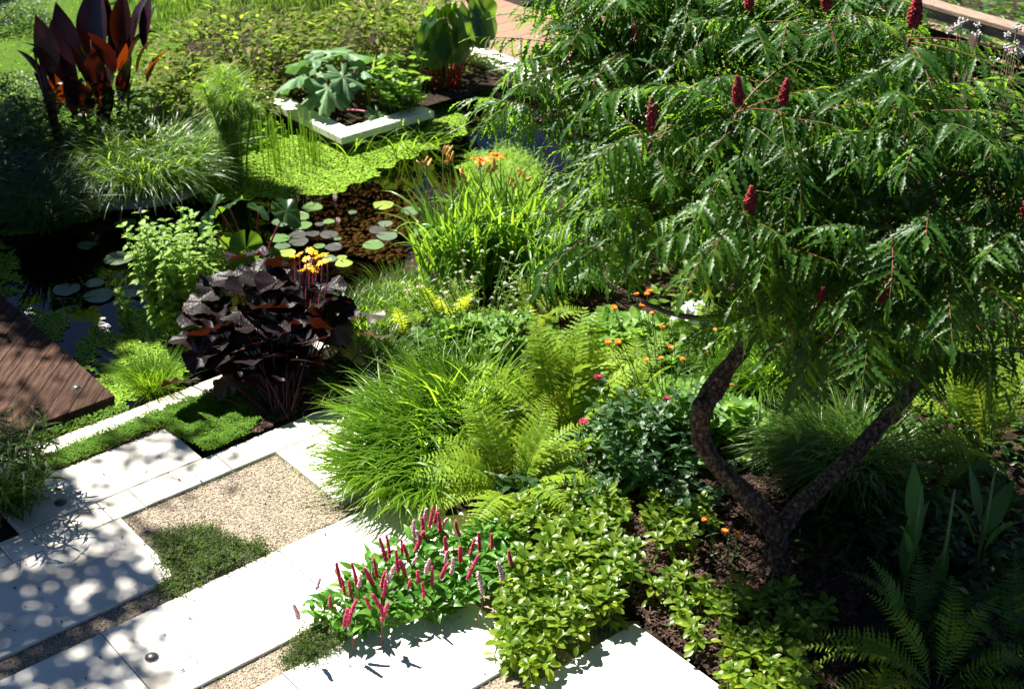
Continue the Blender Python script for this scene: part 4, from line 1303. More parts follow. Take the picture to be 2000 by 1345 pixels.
stem_plant('peony', 'dark cut leaved plant in shade behind the crimson spikes', 'perennial', 1145, 985, 7, 0.34, .14, [small_leaf(.11, .03, p_lance, .2, -.7, 5, jag=.15) for _ in range(3)], 'bergamot_leaf', 5)
hyd_leaf = [small_leaf(.12, .075, p_ovate, .15, -.5, 5) for _ in range(3)]
hy = stem_plant('hydrangea', 'white mop flower head half hidden under the sumac crown', 'shrub', 1350, 700, 12, 0.6, .25, hyd_leaf, 'shrub_bright', 6)
hp = MB()
for p, o_ in mound(90, .12, .1, .1):
    hp.add(polar_leaf(lambda a: .026 * (1 + .3 * abs(math.cos(2 * a))), 8, 1, .1, .002), p, leaf_rot(o_, 1.2, .3) @ rot(0, -.9))
obj('flower_head', hp.mesh('flower_head', 'white_petal'), hy, M4(np.array(pt(1352, 618, float(hy.location.y) - .15)) - np.array(hy.location)))


# ------------------------------------------------------------------ daylilies
def daylily(label, px, py, n, flowers, L=.78, seed=0):
    base = at(px, py)
    t = thing('daylily', label, 'perennial', base)
    vs = [blade(L * U(.9, 1.15), .028, 9, p_strap, .35, U(1.3, 1.5), (U(-1.0, .1) if k_ % 2 else U(.5, 1.2)), 1.8, side=U(-.1, .1)) for k_ in range(9)]
    placed = []
    for _ in range(n):
        a = U(0, 6.3)
        r = .26 * math.sqrt(U(0, 1))
        placed.append((int(rng.integers(9)), M4((r * math.cos(a) * 1.3, r * math.sin(a), 0), rot(U(0, 6.3), U(-.1, .1), U(-.3, .3)), U(.75, 1.15))))
    scatter(t, 'leaf', vs, placed, 300, 'daylily_leaf', base)
    bud = meshof(tube([(0, 0, 0), (0, 0, .02), (.005, 0, .055), (.01, 0, .085)], [.004, .012, .012, .004], 7), 'bud', 'lily_bud')
    fl = MB()
    for i in range(6):
        fl.add(blade(.095, .036, 5, p_obov, .2, 1.0, -.7), (0, 0, .03), rot(i * math.pi / 3 + U(-.1, .1)))
    fl = fl.mesh('flower', 'orange_petal')
    for fx, fy, kind in flowers:
        top = pt(fx, fy, base[1] + U(-.2, .2)) - base
        foot = np.array([top[0] * .55, top[1] * .5, 0])
        obj('flower_stem', meshof(tube(spline([foot, (foot + top) / 2 + np.array([U(-.03, .03), 0, 0]), top], 4), np.linspace(.007, .004, 9), 5), 'flower_stem', 'green_stalk'), t)
        for _ in range(int(rng.integers(4, 7))):
            obj('bud', bud, t, M4(top + rng.uniform(-.03, .03, 3), rot(U(0, 6.3), U(-.7, .7), U(-.5, .5)), U(.7, 1.15)))
        if kind:
            for _ in range(2):
                obj('flower', fl, t, M4(top + rng.uniform(-.05, .05, 3) + np.array([0, 0, .04]), rot(U(0, 6.3), U(-.4, .8)), 1.0))


daylily('daylily clump with tall bud stems and long arching leaves at the pond', 895, 550, 170, [(830, 325, 0), (865, 300, 0), (878, 318, 0)], .85)
daylily('daylily clump with an open orange flower left of the sumac', 1000, 530, 190, [(938, 330, 1), (905, 345, 0), (958, 335, 1), (1000, 365, 0), (1020, 350, 0), (1005, 420, 0)], .85)
daylily('daylily leaves without flowers tucked under the left side of the crown', 1090, 560, 110, [], .8)
b = MB()
for p in in_poly(wpoly([(900, 330), (990, 300), (1070, 340), (1010, 430), (950, 400)], WATER), 260):
    for k in range(12):
        b.add(blade(U(.06, .13), .006, 3, p_lance, .1, U(.2, 1.2), U(-.5, .5)), (p[0], p[1], WATER + U(0, .14)), rot(U(0, 6.3)))
t = thing('parrot_feather', 'bright feathery pond plant behind the orange daylily flower', 'pond plant', (0, 0, 0))
tag(obj('foliage', b.mesh('foliage', 'feather_leaf'), t), kind='stuff')


# ------------------------------------------------------------------ ligularia
def kidney(r, seed, wave=.03):
    s = np.random.default_rng(seed)
    k1, k2 = s.uniform(0, 6, 2)
    return polar_leaf(lambda a: r * (1 + .18 * math.cos(a) * -1 * .4 + .035 * math.cos(22 * a) + .06 * math.sin(3 * a + k1)), 60, 4, s.uniform(-.15, .2), wave, 9, .0035, gap=.3, seed=seed)


def ligularia():
    base = at(555, 815)
    t = thing('ligularia', 'large purple black leaved ligularia with yellow daisies beside the pond', 'perennial', base)
    ms = [meshof(kidney(U(.14, .17), k, U(.012, .028)), 'leaf', 'ligularia_leaf') for k in range(7)]
    mo = [meshof(kidney(U(.13, .16), 20 + k, U(.012, .028)), 'leaf', 'ligularia_olive') for k in range(3)]
    spots = [(390, 690, .35, 0), (400, 655, .42, 0), (355, 745, .22, 0), (610, 665, .45, 0), (650, 640, .4, 1), (730, 655, .35, 1), (715, 615, .4, 1), (540, 550, .68, 0), (480, 570, .62, 0), (590, 560, .62, 0), (440, 600, .5, 0), (520, 600, .6, 0), (570, 610, .55, 0), (620, 590, .55, 0), (460, 640, .45, 0), (530, 660, .45, 0), (420, 640, .4, 0), (580, 700, .3, 0), (500, 700, .35, 0), (370, 660, .4, 0), (640, 560, .55, 0), (550, 520, .72, 0), (455, 545, .6, 0), (690, 690, .22, 1), (480, 500, .65, 0), (600, 525, .6, 0), (400, 590, .5, 0), (560, 640, .5, 0), (630, 620, .42, 0), (500, 640, .5, 0), (540, 700, .3, 0), (445, 690, .35, 0), (510, 555, .66, 0), (610, 640, .45, 0), (650, 590, .45, 0), (470, 610, .55, 0), (385, 620, .45, 0), (430, 560, .55, 0), (560, 575, .62, 0), (590, 740, .15, 0), (445, 745, .15, 1), (470, 720, .25, 0), (510, 730, .22, 0), (550, 725, .25, 0), (490, 680, .32, 0), (560, 680, .34, 0), (610, 700, .28, 0), (640, 670, .3, 0), (430, 670, .36, 0), (480, 655, .4, 0), (520, 620, .5, 0), (575, 655, .4, 0), (450, 620, .48, 0), (410, 615, .46, 0), (540, 580, .6, 0), (620, 560, .56, 0), (495, 540, .64, 0), (580, 540, .64, 0), (665, 610, .42, 0), (530, 640, .44, 0), (600, 610, .5, 0)]
    for i, (px, py, z, k) in enumerate(spots):
        p = at(px, py, z) - base
        yaw = math.atan2(p[1], p[0]) + U(-.6, .6)
        m = (mo if k else ms)[int(rng.integers(3 if k else 7))]
        lm = M4(p, rot(yaw, U(-.7, .15), U(-.45, .45)), U(.85, 1.15))
        lf = obj('leaf', m, t, lm)
        foot = np.array([p[0] * .12 + U(-.06, .06), p[1] * .12 + U(-.06, .06), 0])
        mid = foot * .4 + p * .6 + np.array([0, 0, -.08 * np.linalg.norm(p[:2]) + .04])
        obj('leaf_stalk', meshof(tube(spline([foot, mid, p], 5), np.linspace(.007, .004, 11), 5), 'leaf_stalk', 'dark_stalk'), lf, np.linalg.inv(lm))
    fl = meshof(daisy(11, .05, .013, .012, .15), 'flower', ['yellow_petal', 'yellow_centre'])
    for px, py in [(585, 495), (605, 488), (618, 503), (630, 497), (598, 505), (612, 492), (640, 508), (575, 500), (602, 520), (615, 526), (590, 527), (628, 512)]:
        p = at(px, py, .86 if py < 515 else .74) - base
        obj('flower', fl, t, M4(p, rot(U(0, 6.3), U(-.4, .4), U(-.4, .4)), U(.7, 1.05)))
        obj('flower_stem', meshof(tube(spline([np.array([p[0] * .5 + .02, p[1] * .5, .2]), np.array([p[0] * .93, p[1] * .93, p[2] - .2]), p], 4), .004, 4), 'flower_stem', 'red_stalk'), t)


ligularia()


# ------------------------------------------------------------------ elephant ears
def heart(r, seed, wave=.015):
    return polar_leaf(lambda a: r * (1.0 + .75 * max(0, math.cos(a)) ** 3 - .25 * math.cos(a) + .15 * abs(math.sin(a))) / 1.3, 44, 4, .08, wave, 7, .006, tip=-.08, gap=.16, seed=seed)


def ears(name, label, px, py, spots, r, mat, stalk, z=0.0):
    base = at(px, py, z)
    t = thing(name, label, 'perennial', base)
    ms = [meshof(heart(r * U(.75, .95), k), 'leaf', mat) for k in range(4)]
    for fx, fy, dy, yaw, pitch, s in spots:
        p = pt(fx, fy, base[1] + dy) - base
        lm = M4(p, rot(yaw, pitch, U(-.4, .4)), s)
        lf = obj('leaf', ms[int(rng.integers(4))], t, lm)
        foot = np.array([p[0] * .1, p[1] * .1, 0])
        obj('leaf_stalk', meshof(tube(spline([foot, foot * .5 + p * .5 + np.array([0, 0, .1 * p[2]]), p], 5), np.linspace(.012, .006, 11), 6), 'leaf_stalk', stalk), lf, np.linalg.inv(lm))


ears('taro', 'green taro with red stalks rising from the water behind the ligularia', 500, 545, [(420, 398, -.1, R(200), -.6, .8), (505, 408, 0, R(-20), -.3, .7), (560, 412, 0, R(-30), -.5, .9), (480, 485, -.25, R(-100), -1.0, 1.1), (525, 510, -.2, R(-80), -.9, .8), (400, 440, 0, R(200), -.9, .7), (445, 400, .1, R(150), -.4, .9), (450, 465, .1, R(120), -.6, .8)], .17, 'colocasia_leaf', 'red_stalk', WATER)
ears('elephant_ear', 'tall elephant ear with big drooping dark green leaves before the tan deck', 868, 172, [(835, 45, 0, R(190), -1.0, 1.1), (862, 20, .1, R(80), -.4, 1.0), (880, 75, -.1, R(-90), -1.1, 1.1), (905, 50, .1, R(-20), -.8, 1.0), (930, 40, 0, R(-10), -1.0, 1.15), (945, 30, .1, R(-20), -1.05, 1.0), (850, 85, -.1, R(-120), -1.1, 1.0), (820, 95, 0, R(200), -1.0, .8), (870, -5, .2, R(120), -.3, 1.0), (900, 85, -.1, R(-60), -1.2, .9)], .25, 'colocasia_leaf', 'green_stalk')
pot = thing('plant_pot', 'round black pot standing in the pond under the red blades', 'pot', at(878, 186, WATER))
V, F = tube([(0, 0, -.1), (0, 0, .06), (0, 0, .1), (0, 0, .1), (0, 0, .05)], [.26, .3, .32, .29, .28], 22, False)
obj('body', meshof((V, F), 'body', 'black_plastic_and_gap'), pot)
obj('soil', meshof(tube([(0, 0, 0), (0, 0, .06)], .285, 22), 'soil', 'soil', False), pot)
grass('blood_grass', 'upright dark red blades growing in the round black pot', 'ornamental grass', 868, 178, 60, .55, .022, 'blood_blade', r=.18, a0=(1.3, 1.55), a1=(.9, 1.6), segs=4, z=-.05)


# ------------------------------------------------------------------ rhubarb, papyrus, horsetail, marsh plants
def palm_lobe(r, seed):
    s = np.random.default_rng(seed)
    k = s.uniform(0, 6)
    return polar_leaf(lambda a: r * (.55 + .42 * abs(math.cos(3.5 * a)) ** 1.2 + .09 * math.cos(24 * a + k) + .12 * math.cos(a)), 96, 4, -.05, .035, 7, .03, tip=-.1, gap=.3, seed=seed)


def rhubarb():
    base = at(650, 212, .02)
    t = thing('ornamental_rhubarb', 'ornamental rhubarb with big jagged blue green leaves behind the white wall', 'perennial', base)
    ms = [meshof(palm_lobe(.37, k), 'leaf', 'rheum_leaf') for k in range(4)]
    for px, py, z, yaw, pitch, s in [(585, 150, .4, R(190), -.35, .8), (640, 172, .35, R(-95), -.5, .8), (610, 118, .5, R(150), -.2, .75), (680, 105, .55, R(60), -.2, .75), (705, 130, .45, R(-10), -.4, .7), (670, 150, .45, R(-60), -.45, .65), (640, 100, .5, R(100), -.05, .75), (735, 222, .1, R(-60), -.5, .4)]:
        p = at(px, py, z) - base
        lm = M4(p, rot(yaw, pitch, U(-.2, .2)), s)
        lf = obj('leaf', ms[int(rng.integers(4))], t, lm)
        obj('leaf_stalk', meshof(tube(spline([p * .1 * np.array([1, 1, 0]), p * .6 + np.array([0, 0, .1 * p[2]]), p], 4), np.linspace(.018, .01, 9), 6), 'leaf_stalk', 'red_stalk'), lf, np.linalg.inv(lm))


rhubarb()


def papyrus():
    base = at(468, 352, WATER)
    t = thing('papyrus', 'papyrus with mop heads of fine green threads standing in duckweed', 'pond plant', base)
    st = MB()
    for i in range(34):
        a = U(0, 6.3)
        r = .07 * math.sqrt(U(0, 1))
        foot = np.array([r * math.cos(a), r * math.sin(a), -.05])
        h = U(.45, 1.0)
        top = np.array([foot[0] * 4.2 * h, foot[1] * 4.2 * h, h])
        st.add(tube(spline([foot, foot * .5 + top * .5 * np.array([.75, .75, 1]), top], 3), .006, 4, False))
        m = MB()
        for _ in range(80):
            m.add(blade(U(.14, .25), .0065, 4, p_grass, .1, U(.3, 1.4), U(-.9, .2)), (0, 0, 0), rot(U(0, 6.3)))
        obj('thread_head', m.mesh('thread_head', 'papyrus_thread'), t, M4(top))
    obj('stems', st.mesh('stems', 'green_stalk'), t)


papyrus()
b = MB()
base = at(555, 320, WATER)
for p in in_poly(wpoly([(500, 290), (560, 270), (620, 300), (640, 330), (580, 345), (520, 350)], WATER), 70):
    h = U(.25, .5)
    b.add(tube([(p[0] - base[0], p[1] - base[1], 0), (p[0] - base[0] + U(-.02, .02), p[1] - base[1], h)], [.005, .003], 4))
t = thing('horsetail', 'thin upright horsetail stems rising from the duckweed by the white wall', 'pond plant', base)
tag(obj('stems', b.mesh('stems', 'papyrus_thread'), t), kind='stuff')
marsh = [polar_leaf(lambda a: .075 * (1 + .12 * math.cos(9 * a)), 24, 2, .2, .006, 0, 0, gap=.3, seed=k) for k in range(3)]
stem_plant('marsh_marigold', 'light green round leaved marsh plant at the right end of the white wall', 'pond plant', 782, 240, 60, 0.6, .24, marsh, 'soft_leaf', 3, (.7, 1.1), z=WATER, whorl=1, leafpitch=(-.2, .4))
b = MB()
for k in range(4):
    b.add(blade(U(.5, .75), .05, 6, p_lance, .2, 1.5, 1.3), (U(-.1, .1), U(-.1, .1), 0), rot(U(0, 6.3)))
t = thing('arum_lily', 'tall single upright pale leaf behind the white wall', 'pond plant', at(735, 205))
obj('leaf', b.mesh('leaf', 'shrub_bright'), t)
grass('pond_grass', 'thin bent reed blades in front of the white wall corner', 'ornamental grass', 690, 296, 26, .5, .01, 'hakone', r=.3, a0=(.9, 1.4), a1=(-.4, .9), z=WATER)
grass('pond_grass', 'loose green blades in duckweed right of the white wall', 'ornamental grass', 790, 280, 90, .5, .012, 'hakone', r=.35, a0=(.4, 1.2), a1=(-.6, .5), z=WATER)


# ------------------------------------------------------------------ water lilies
def pad(label, px, py, w, mat, k):
    c = at(px, py, WATER)
    d = np.linalg.norm(c - np.array([0, 0, H]))
    r = w * d / FPX / 2
    kx = U(0, 6)
    v = polar_leaf(lambda a: 1 * (1 + .02 * math.cos(5 * a + kx) + .015 * math.cos(11 * a)), 34, 4, .0, .02, 0, 0, gap=U(.06, .14), seed=k)
    V = np.array(v[0])
    V[:, 2] += .05 * (np.hypot(V[:, 0], V[:, 1]) > .95) * np.sin(np.arctan2(V[:, 1], V[:, 0]) * 2 + kx)
    o = obj('lily_pad', meshof((V, v[1]), 'lily_pad', mat), None, M4((c[0], c[1], WATER + .014 + .0022 * (k % 6)), rot(U(0, 6.3)), r))
    tag(o, label, 'lily pad', 'lily pads on the pond')


def zq(x, y, w): return 480 + x * .2, 360 + y * .2, w * .2


PADS = [
    ('pale green lily pad left of the pebbles, nearest the pink bud', zq(653, 235, 195), 'pad_green'),
    ('round yellow green lily pad alone over the pebbles', zq(1345, 215, 200), 'pad_yellow'),
    ('grey green lily pad over the pebbles nearest the tall daylily stems', zq(1610, 272, 195), 'pad_grey'),
    ('tiny round pad alone in the middle of the pebbles', zq(1045, 290, 85), 'pad_grey'),
    ('green lily pad partly under the pointed taro leaf', zq(520, 335, 200), 'pad_green'),
    ('dark grey lily pad beside the red taro stalk', zq(350, 390, 185), 'pad_grey'),
    ('bright green wet lily pad right below the taro leaf', zq(540, 410, 210), 'pad_green'),
    ('small purple pad touching the pad with the pink bud', zq(720, 402, 90), 'pad_purple'),
    ('small green pad beside the opening pink bud', zq(815, 380, 110), 'pad_green'),
    ('pale pad farthest back in the group of three by the daylilies', zq(1365, 402, 140), 'pad_grey'),
    ('purple pad crossed by a daylily leaf in the group of three', zq(1290, 465, 170), 'pad_purple'),
    ('wet mauve pad with a white glint in the group of three', zq(1380, 525, 200), 'pad_grey'),
    ('dark green pad alone below the group of three', zq(1245, 605, 210), 'pad_green'),
    ('mottled purple and green pad right of the purple pair', zq(655, 495, 130), 'pad_purple'),
    ('upper pad of the overlapping purple pair', zq(510, 510, 170), 'pad_purple'),
    ('oval purple pad alone above the tiny bluish pad', zq(815, 507, 175), 'pad_purple'),
    ('tiny bluish pad between two purple pads', zq(900, 553, 75), 'pad_grey'),
    ('mottled green pad left of the purple pair', zq(340, 550, 190), 'pad_green'),
    ('lower pad of the overlapping purple pair', zq(515, 570, 190), 'pad_purple'),
    ('dark purple pad just right of the yellow daisies', zq(855, 627, 170), 'pad_purple'),
    ('dark wet pad left of the yellow daisies', zq(360, 620, 150), 'pad_grey'),
    ('green pad half hidden behind the yellow daisies', zq(720, 620, 110), 'pad_green'),
    ('yellow green pad lowest on the left of the yellow daisies', zq(400, 690, 170), 'pad_yellow'),
    ('grey green pad right below the yellow daisies', zq(820, 750, 150), 'pad_grey'),
    ('small olive pad above the bright yellow pad', zq(940, 725, 100), 'pad_yellow'),
    ('bright yellow pad nearest the dark blue water', zq(960, 785, 170), 'pad_yellow'),
    ('pale pad hidden behind the arching daylily leaves', zq(1700, 480, 150), 'pad_green'),
    ('green pad in dark water highest on the left side', (245, 440, 42), 'pad_green'),
    ('small pad in dark water farthest left of the upper row', (170, 483, 35), 'pad_grey'),
    ('large green pad in dark water beside the mint', (232, 510, 54), 'pad_grey'),
    ('grey green pad in dark water nearest the deck', (131, 567, 50), 'pad_grey'),
    ('smaller pad behind the near pair in dark water', (186, 556, 36), 'pad_grey'),
    ('large pad of the near pair in dark water', (193, 580, 57), 'pad_grey'),
    ('pad half hidden behind the mint sprig', (256, 577, 36), 'pad_grey'),
    ('dim pad peeping out left of the mint', (292, 443, 36), 'pad_grey'),
]
for k, (lab, (px, py, w), mat) in enumerate(PADS):
    pad(lab, px, py, w, mat, k)
for lab, px, py in [('closed pale pink lily bud at the duckweed edge', 655, 392), ('pink lily bud opening beside a small green pad', 661, 437)]:
    b = MB()
    for i in range(8):
        b.add(blade(.06, .026, 4, p_ovate, .4, 1.2, 1.7), (.012 * math.cos(i * .8), .012 * math.sin(i * .8), 0), rot(i * .8))
    t = thing('water_lily_bud', lab, 'flower', at(px, py, WATER))
    obj('petals', b.mesh('petals', 'pink_petal'), t)


# ------------------------------------------------------------------ canna
def canna():
    base = at(178, 268)
    t = thing('canna', 'dark purple red canna with broad upright leaves glowing orange', 'perennial', base)
    vs = [blade(.66, .27, 9, lambda q: np.sin(np.pi * np.clip(q * .97 + .03, 0, 1) ** .85) * .97 + .03, U(.15, .4), U(1.15, 1.4), a1, 2.2, side=U(-.08, .08)) for a1 in (1.2, 1.0, .7, .2, -.5, 1.25)]
    ms = [meshof(v, 'leaf', 'canna_leaf') for v in vs]
    mg = [meshof(v, 'leaf', 'canna_glow') for v in vs]
    for px, py, dy, yaw, k, s in [(85, 130, -.2, R(120), 0, 1.0), (130, 115, 0, R(100), 1, 1.1), (155, 95, .1, R(80), 0, 1.1), (185, 85, 0, R(60), 5, 1.1), (215, 85, .1, R(70), 0, 1.05), (240, 75, .1, R(30), 2, .95), (262, 80, 0, R(40), 0, .95), (100, 135, -.3, R(200), 3, .85), (205, 130, -.3, R(250), 2, .9), (170, 150, -.3, R(300), 2, .8), (150, 150, -.2, R(220), 1, .8), (235, 120, 0, R(10), 4, .9), (270, 90, .1, R(20), 2, .9), (120, 160, 0, R(140), 1, .8), (190, 60, .3, R(90), 1, 1.0), (165, 60, .3, R(110), 5, 1.0), (225, 140, 0, R(320), 1, .7), (90, 160, 0, R(180), 2, .8), (250, 130, .2, R(0), 3, .8), (140, 130, .2, R(60), 0, 1.0), (75, 165, -.1, R(190), 2, .9), (110, 150, .1, R(90), 0, 1.1), (200, 160, .1, R(40), 1, .9), (175, 175, -.1, R(270), 2, .8), (230, 165, 0, R(330), 2, .8), (130, 185, 0, R(160), 1, .8), (155, 120, .2, R(200), 5, 1.0), (215, 115, .2, R(100), 5, 1.0), (270, 150, .1, R(-10), 3, .8), (90, 205, -.1, R(170), 1, .8), (125, 215, -.2, R(240), 0, .9), (160, 215, -.2, R(280), 1, .9), (195, 220, -.2, R(320), 0, .85), (235, 205, -.1, R(0), 1, .8), (180, 200, .1, R(90), 5, 1.0), (110, 195, .1, R(120), 5, 1.0), (220, 190, .1, R(50), 5, .9)]:
        p = pt(px, py, base[1] + dy) - base
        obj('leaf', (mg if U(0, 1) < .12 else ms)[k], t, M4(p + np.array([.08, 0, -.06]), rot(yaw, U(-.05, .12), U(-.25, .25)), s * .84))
    b = MB()
    for k in range(7):
        x, y = U(-.35, .35), U(-.25, .25)
        b.add(tube([(x, y, 0), (x * 1.2, y, .5), (x * 1.3, y, 1.0)], [.02, .016, .01], 6))
    obj('stems', b.mesh('stems', 'dark_stalk'), t)


canna()

# ------------------------------------------------------------------ hedges and shrubs behind
hl = [small_leaf(U(.12, .17), U(.036, .05), p_lance, .25, U(-.6, 0), 4) for _ in range(5)]
shrub('knotweed_hedge', 'mounded hedge with cream and pink tinged narrow leaves right of the canna', 'hedge', 0, 0, (1.25, .8, .78), 1900, hl, 'hedge_leaf', loc=(-3.0, 15.0, 0), up=.4)
shrub('knotweed_hedge', 'taller mounded hedge of mottled yellow green leaves behind the rhubarb', 'hedge', 0, 0, (1.15, .8, .82), 1900, hl, 'hedge_leaf', loc=(-1.45, 15.35, 0), up=.4)
shrub('knotweed_hedge', 'dark shaded end of hedge between canna and papyrus', 'hedge', 0, 0, (.8, .6, .55), 1100, hl, 'hedge_leaf', loc=(-3.3, 13.9, 0), up=.4)


def bristle(name, label, loc, r, h, n, mat, L=.16, W=.01):
    t = thing(name, label, 'shrub', loc)
    b = MB()
    for p, o_ in mound(n, r, r * .8, h):
        b.add(blade(L * U(.6, 1.2), W, 3, p_lance, .15, .3, .0), p, leaf_rot(o_ + np.array([0, 0, .8]), 1.6, .7) @ rot(0, .3))
    tag(obj('foliage', b.mesh('foliage', mat), t), kind='stuff')


bristle('lavender_bush', 'grey green lavender bush at the top edge right of the canna', (-4.0, 17.0, 0), .8, .55, 2600, 'herb_green')
bristle('lavender_bush', 'feathery green bush at the top edge above the hedge', (-2.6, 17.3, 0), .75, .6, 2600, 'herb_green')
bristle('lavender_bush', 'dark green bush at the top edge above the rhubarb', (-1.35, 17.5, 0), .7, .5, 2000, 'shrub_leaf')
bristle('lavender_bush', 'pale green bush in the gap beyond the hedges', (-3.0, 18.4, 0), .9, .6, 2200, 'shrub_bright')
grass('fountain_grass', 'green grassy blades at the top edge left of the elephant ear', 'ornamental grass', 800, 70, 260, .7, .018, 'hakone_green', r=.3)
bl0 = [small_leaf(U(.09, .13), U(.04, .055), p_ovate, .2, U(-.6, -.1), 4) for _ in range(4)]
tl = [small_leaf(.045, .02, p_ovate, .2, -.4, 3) for _ in range(3)]
shrub('box_shrub', 'small leaved dark green shrub at the left edge below the lawn', 'shrub', 0, 0, (.85, .8, .75), 4200, tl, 'shrub_leaf', loc=(-5.15, 13.1, 0), joined=True)
shrub('box_shrub', 'bluish leaved low shrub at the left edge above the dark water', 'shrub', 0, 0, (.6, .5, .4), 1700, tl, 'blue_leaf', loc=(-4.5, 11.9, 0), joined=True)
shrub('box_shrub', 'dark bush in the top left corner beside the lawn', 'shrub', 0, 0, (.8, .7, .7), 2400, tl, 'blue_leaf', loc=(-6.4, 17.0, 0), joined=True)
shrub('box_shrub', 'sunny small leaved bush between the lawn and the canna', 'shrub', 0, 0, (.4, .5, .35), 900, tl, 'shrub_bright', loc=(-5.1, 14.1, 0), joined=True)

shrub('shade_perennial', 'dark leafy filler added for the shade round the foot of the canna', 'perennial', 0, 0, (.95, .5, .6), 900, bl0, 'dark_grass', (.7, 1.2), loc=(-4.1, 13.1, 0), joined=True)  # filler added, its dark leaves stand in for the black shade here
shrub('shade_perennial', 'dark green leafy bank at the left edge above the shaded water', 'perennial', 0, 0, (.8, .6, .45), 800, bl0, 'dark_grass', (.6, 1.0), loc=(-4.9, 11.9, 0), joined=True)
# shrubs seen through and round the sumac
bl = [small_leaf(U(.09, .13), U(.045, .06), p_ovate, .2, U(-.6, -.1), 5) for _ in range(4)]
shrub('leafy_shrub', 'bright leafy shrub glimpsed through the left side of the crown', 'shrub', 0, 0, (.9, .8, 1.0), 1100, bl, 'shrub_bright', loc=(1.3, 10.6, 0), joined=True)
shrub('leafy_shrub', 'green shrub glimpsed through the middle of the crown', 'shrub', 0, 0, (1.0, .9, 1.1), 1100, bl, 'shrub_leaf', loc=(2.9, 11.3, 0), joined=True)
shrub('leafy_shrub', 'sunlit shrub behind the right half of the crown', 'shrub', 0, 0, (1.1, .9, 1.1), 1300, bl, 'shrub_bright', loc=(4.4, 10.4, 0), joined=True)
shrub('leafy_shrub', 'bright low shrub at the right edge above the half lit fern', 'shrub', 0, 0, (.8, .8, .8), 900, bl, 'shrub_bright', loc=(3.9, 9.0, 0), joined=True)
shrub('leafy_shrub', 'leafy shrub under the far side of the crown behind the right trunk', 'shrub', 0, 0, (.9, .6, .7), 900, bl, 'shrub_leaf', loc=(2.5, 9.2, 0), joined=True)
shrub('leafy_shrub', 'tall green shrub beyond the crown at the top of the picture', 'shrub', 0, 0, (1.3, 1.0, 1.4), 1400, bl, 'shrub_leaf', loc=(2.6, 14.3, 0), joined=True)
shrub('climber', 'leafy climber scrambling over the weathered fence at the top right', 'climber', 0, 0, (.9, .5, 1.5), 900, bl, 'shrub_leaf', loc=(5.6, 12.4, 0), joined=True)
shrub('climber', 'light green climber hanging over the left end of the weathered fence', 'climber', 0, 0, (.5, .35, 1.45), 500, bl, 'shrub_bright', loc=(3.55, 13.4, 0), joined=True)

shrub('leafy_shrub', 'dark green foliage beyond the top rail of the fence', 'shrub', 0, 0, (1.6, .8, 1.5), 1500, bl, 'shrub_leaf', loc=(5.6, 13.9, 0), joined=True)
shrub('leafy_shrub', 'tall dark foliage filling the corner beyond the fence', 'shrub', 0, 0, (2.4, 1.3, 1.3), 2600, bl, 'shrub_leaf', loc=(6.6, 15.3, 0), joined=True)
# ------------------------------------------------------------------ fence
f0, f1 = at(1790, -5, 1.35), at(2060, 72, 1.35)
fd = (f1 - f0)
fl_ = float(np.linalg.norm(fd))
fa = math.atan2(fd[1], fd[0])
fence = thing('timber_fence', 'weathered timber fence with flat top rail and louvred slats at top right', 'fence', (f0[0], f0[1], 0))
obj('top_rail', meshof(box(-.8, fl_ + .8, -.09, .09, 1.31, 1.35, .006), 'top_rail', 'weathered_wood', False), fence, M4((0, 0, 0), rot(fa)))
obj('rail', meshof(box(-.8, fl_ + .8, -.03, .03, 1.2, 1.306, .004), 'rail', 'weathered_wood', False), fence, M4((0, 0, 0), rot(fa)))
for x in (-.6, .75, 2.1):
    obj('post', meshof(box(x - .05, x + .05, -.075, -.032, -.05, 1.3, .004), 'post', 'weathered_wood', False), fence, M4((0, 0, 0), rot(fa)))
for i in range(9):
    z = .08 + i * .122
    obj('slat', meshof(box(-.8, fl_ + .8, -.012, .012, -.06, .06, .003), 'slat', 'shaded_slat', False), fence, M4((0, 0, z), rot(fa, 0, .6)))


def verbena(label, px, py, Y, n):
    base = pt(px, py, Y)
    base[2] = 0
    t = thing('seedhead_plant', label, 'perennial', base)
    hd = MB()
    for _ in range(14):
        hd.add(ico(.009, 0, (1, 1, 1), .2), rng.uniform(-.024, .024, 3))
    hd = hd.mesh('seed_head', 'seed_head', False)
    b = MB()
    top0 = pt(px, py, Y)[2]
    for _ in range(n):
        x, y = U(-.16, .16), U(-.15, .15)
        h = top0 + U(-.12, .12)
        b.add(tube([(x * .5, y * .5, 0), (x * .8, y, h * .6), (x, y, h)], .004, 4))
        obj('seed_head', hd, t, M4((x, y, h), rot(U(0, 6)), U(.8, 1.3)))
    obj('stems', b.mesh('stems', 'twig_bark'), t)


verbena('grey seed heads on thin stems in front of the fence post', 1885, 65, 10.8, 8)
verbena('grey seed heads on purple stems at the right edge below the fence', 1985, 95, 10.4, 8)

# ------------------------------------------------------------------ shade plants bottom right
def ginger(label, px, py, leaves):
    base = at(px, py)
    t = thing('ginger_lily', label, 'perennial', base)
    v = [meshof(blade(.42, .115, 8, lambda q: np.sin(np.pi * np.clip(q * .97 + .03, 0, 1) ** .8) * .97 + .03, .25, 1.3, a, 2.0), 'leaf', 'ginger_leaf') for a in (1.3, .8, .3)]
    for yaw, z, k, s in leaves:
        obj('leaf', v[k], t, M4((.03 * math.cos(yaw), .03 * math.sin(yaw), z), rot(yaw, U(-.3, .05), U(-.4, .4)), s))
    obj('stem', meshof(tube([(0, 0, 0), (.01, 0, .4), (0, 0, .75)], [.012, .01, .006], 6), 'stem', 'green_stalk'), t)


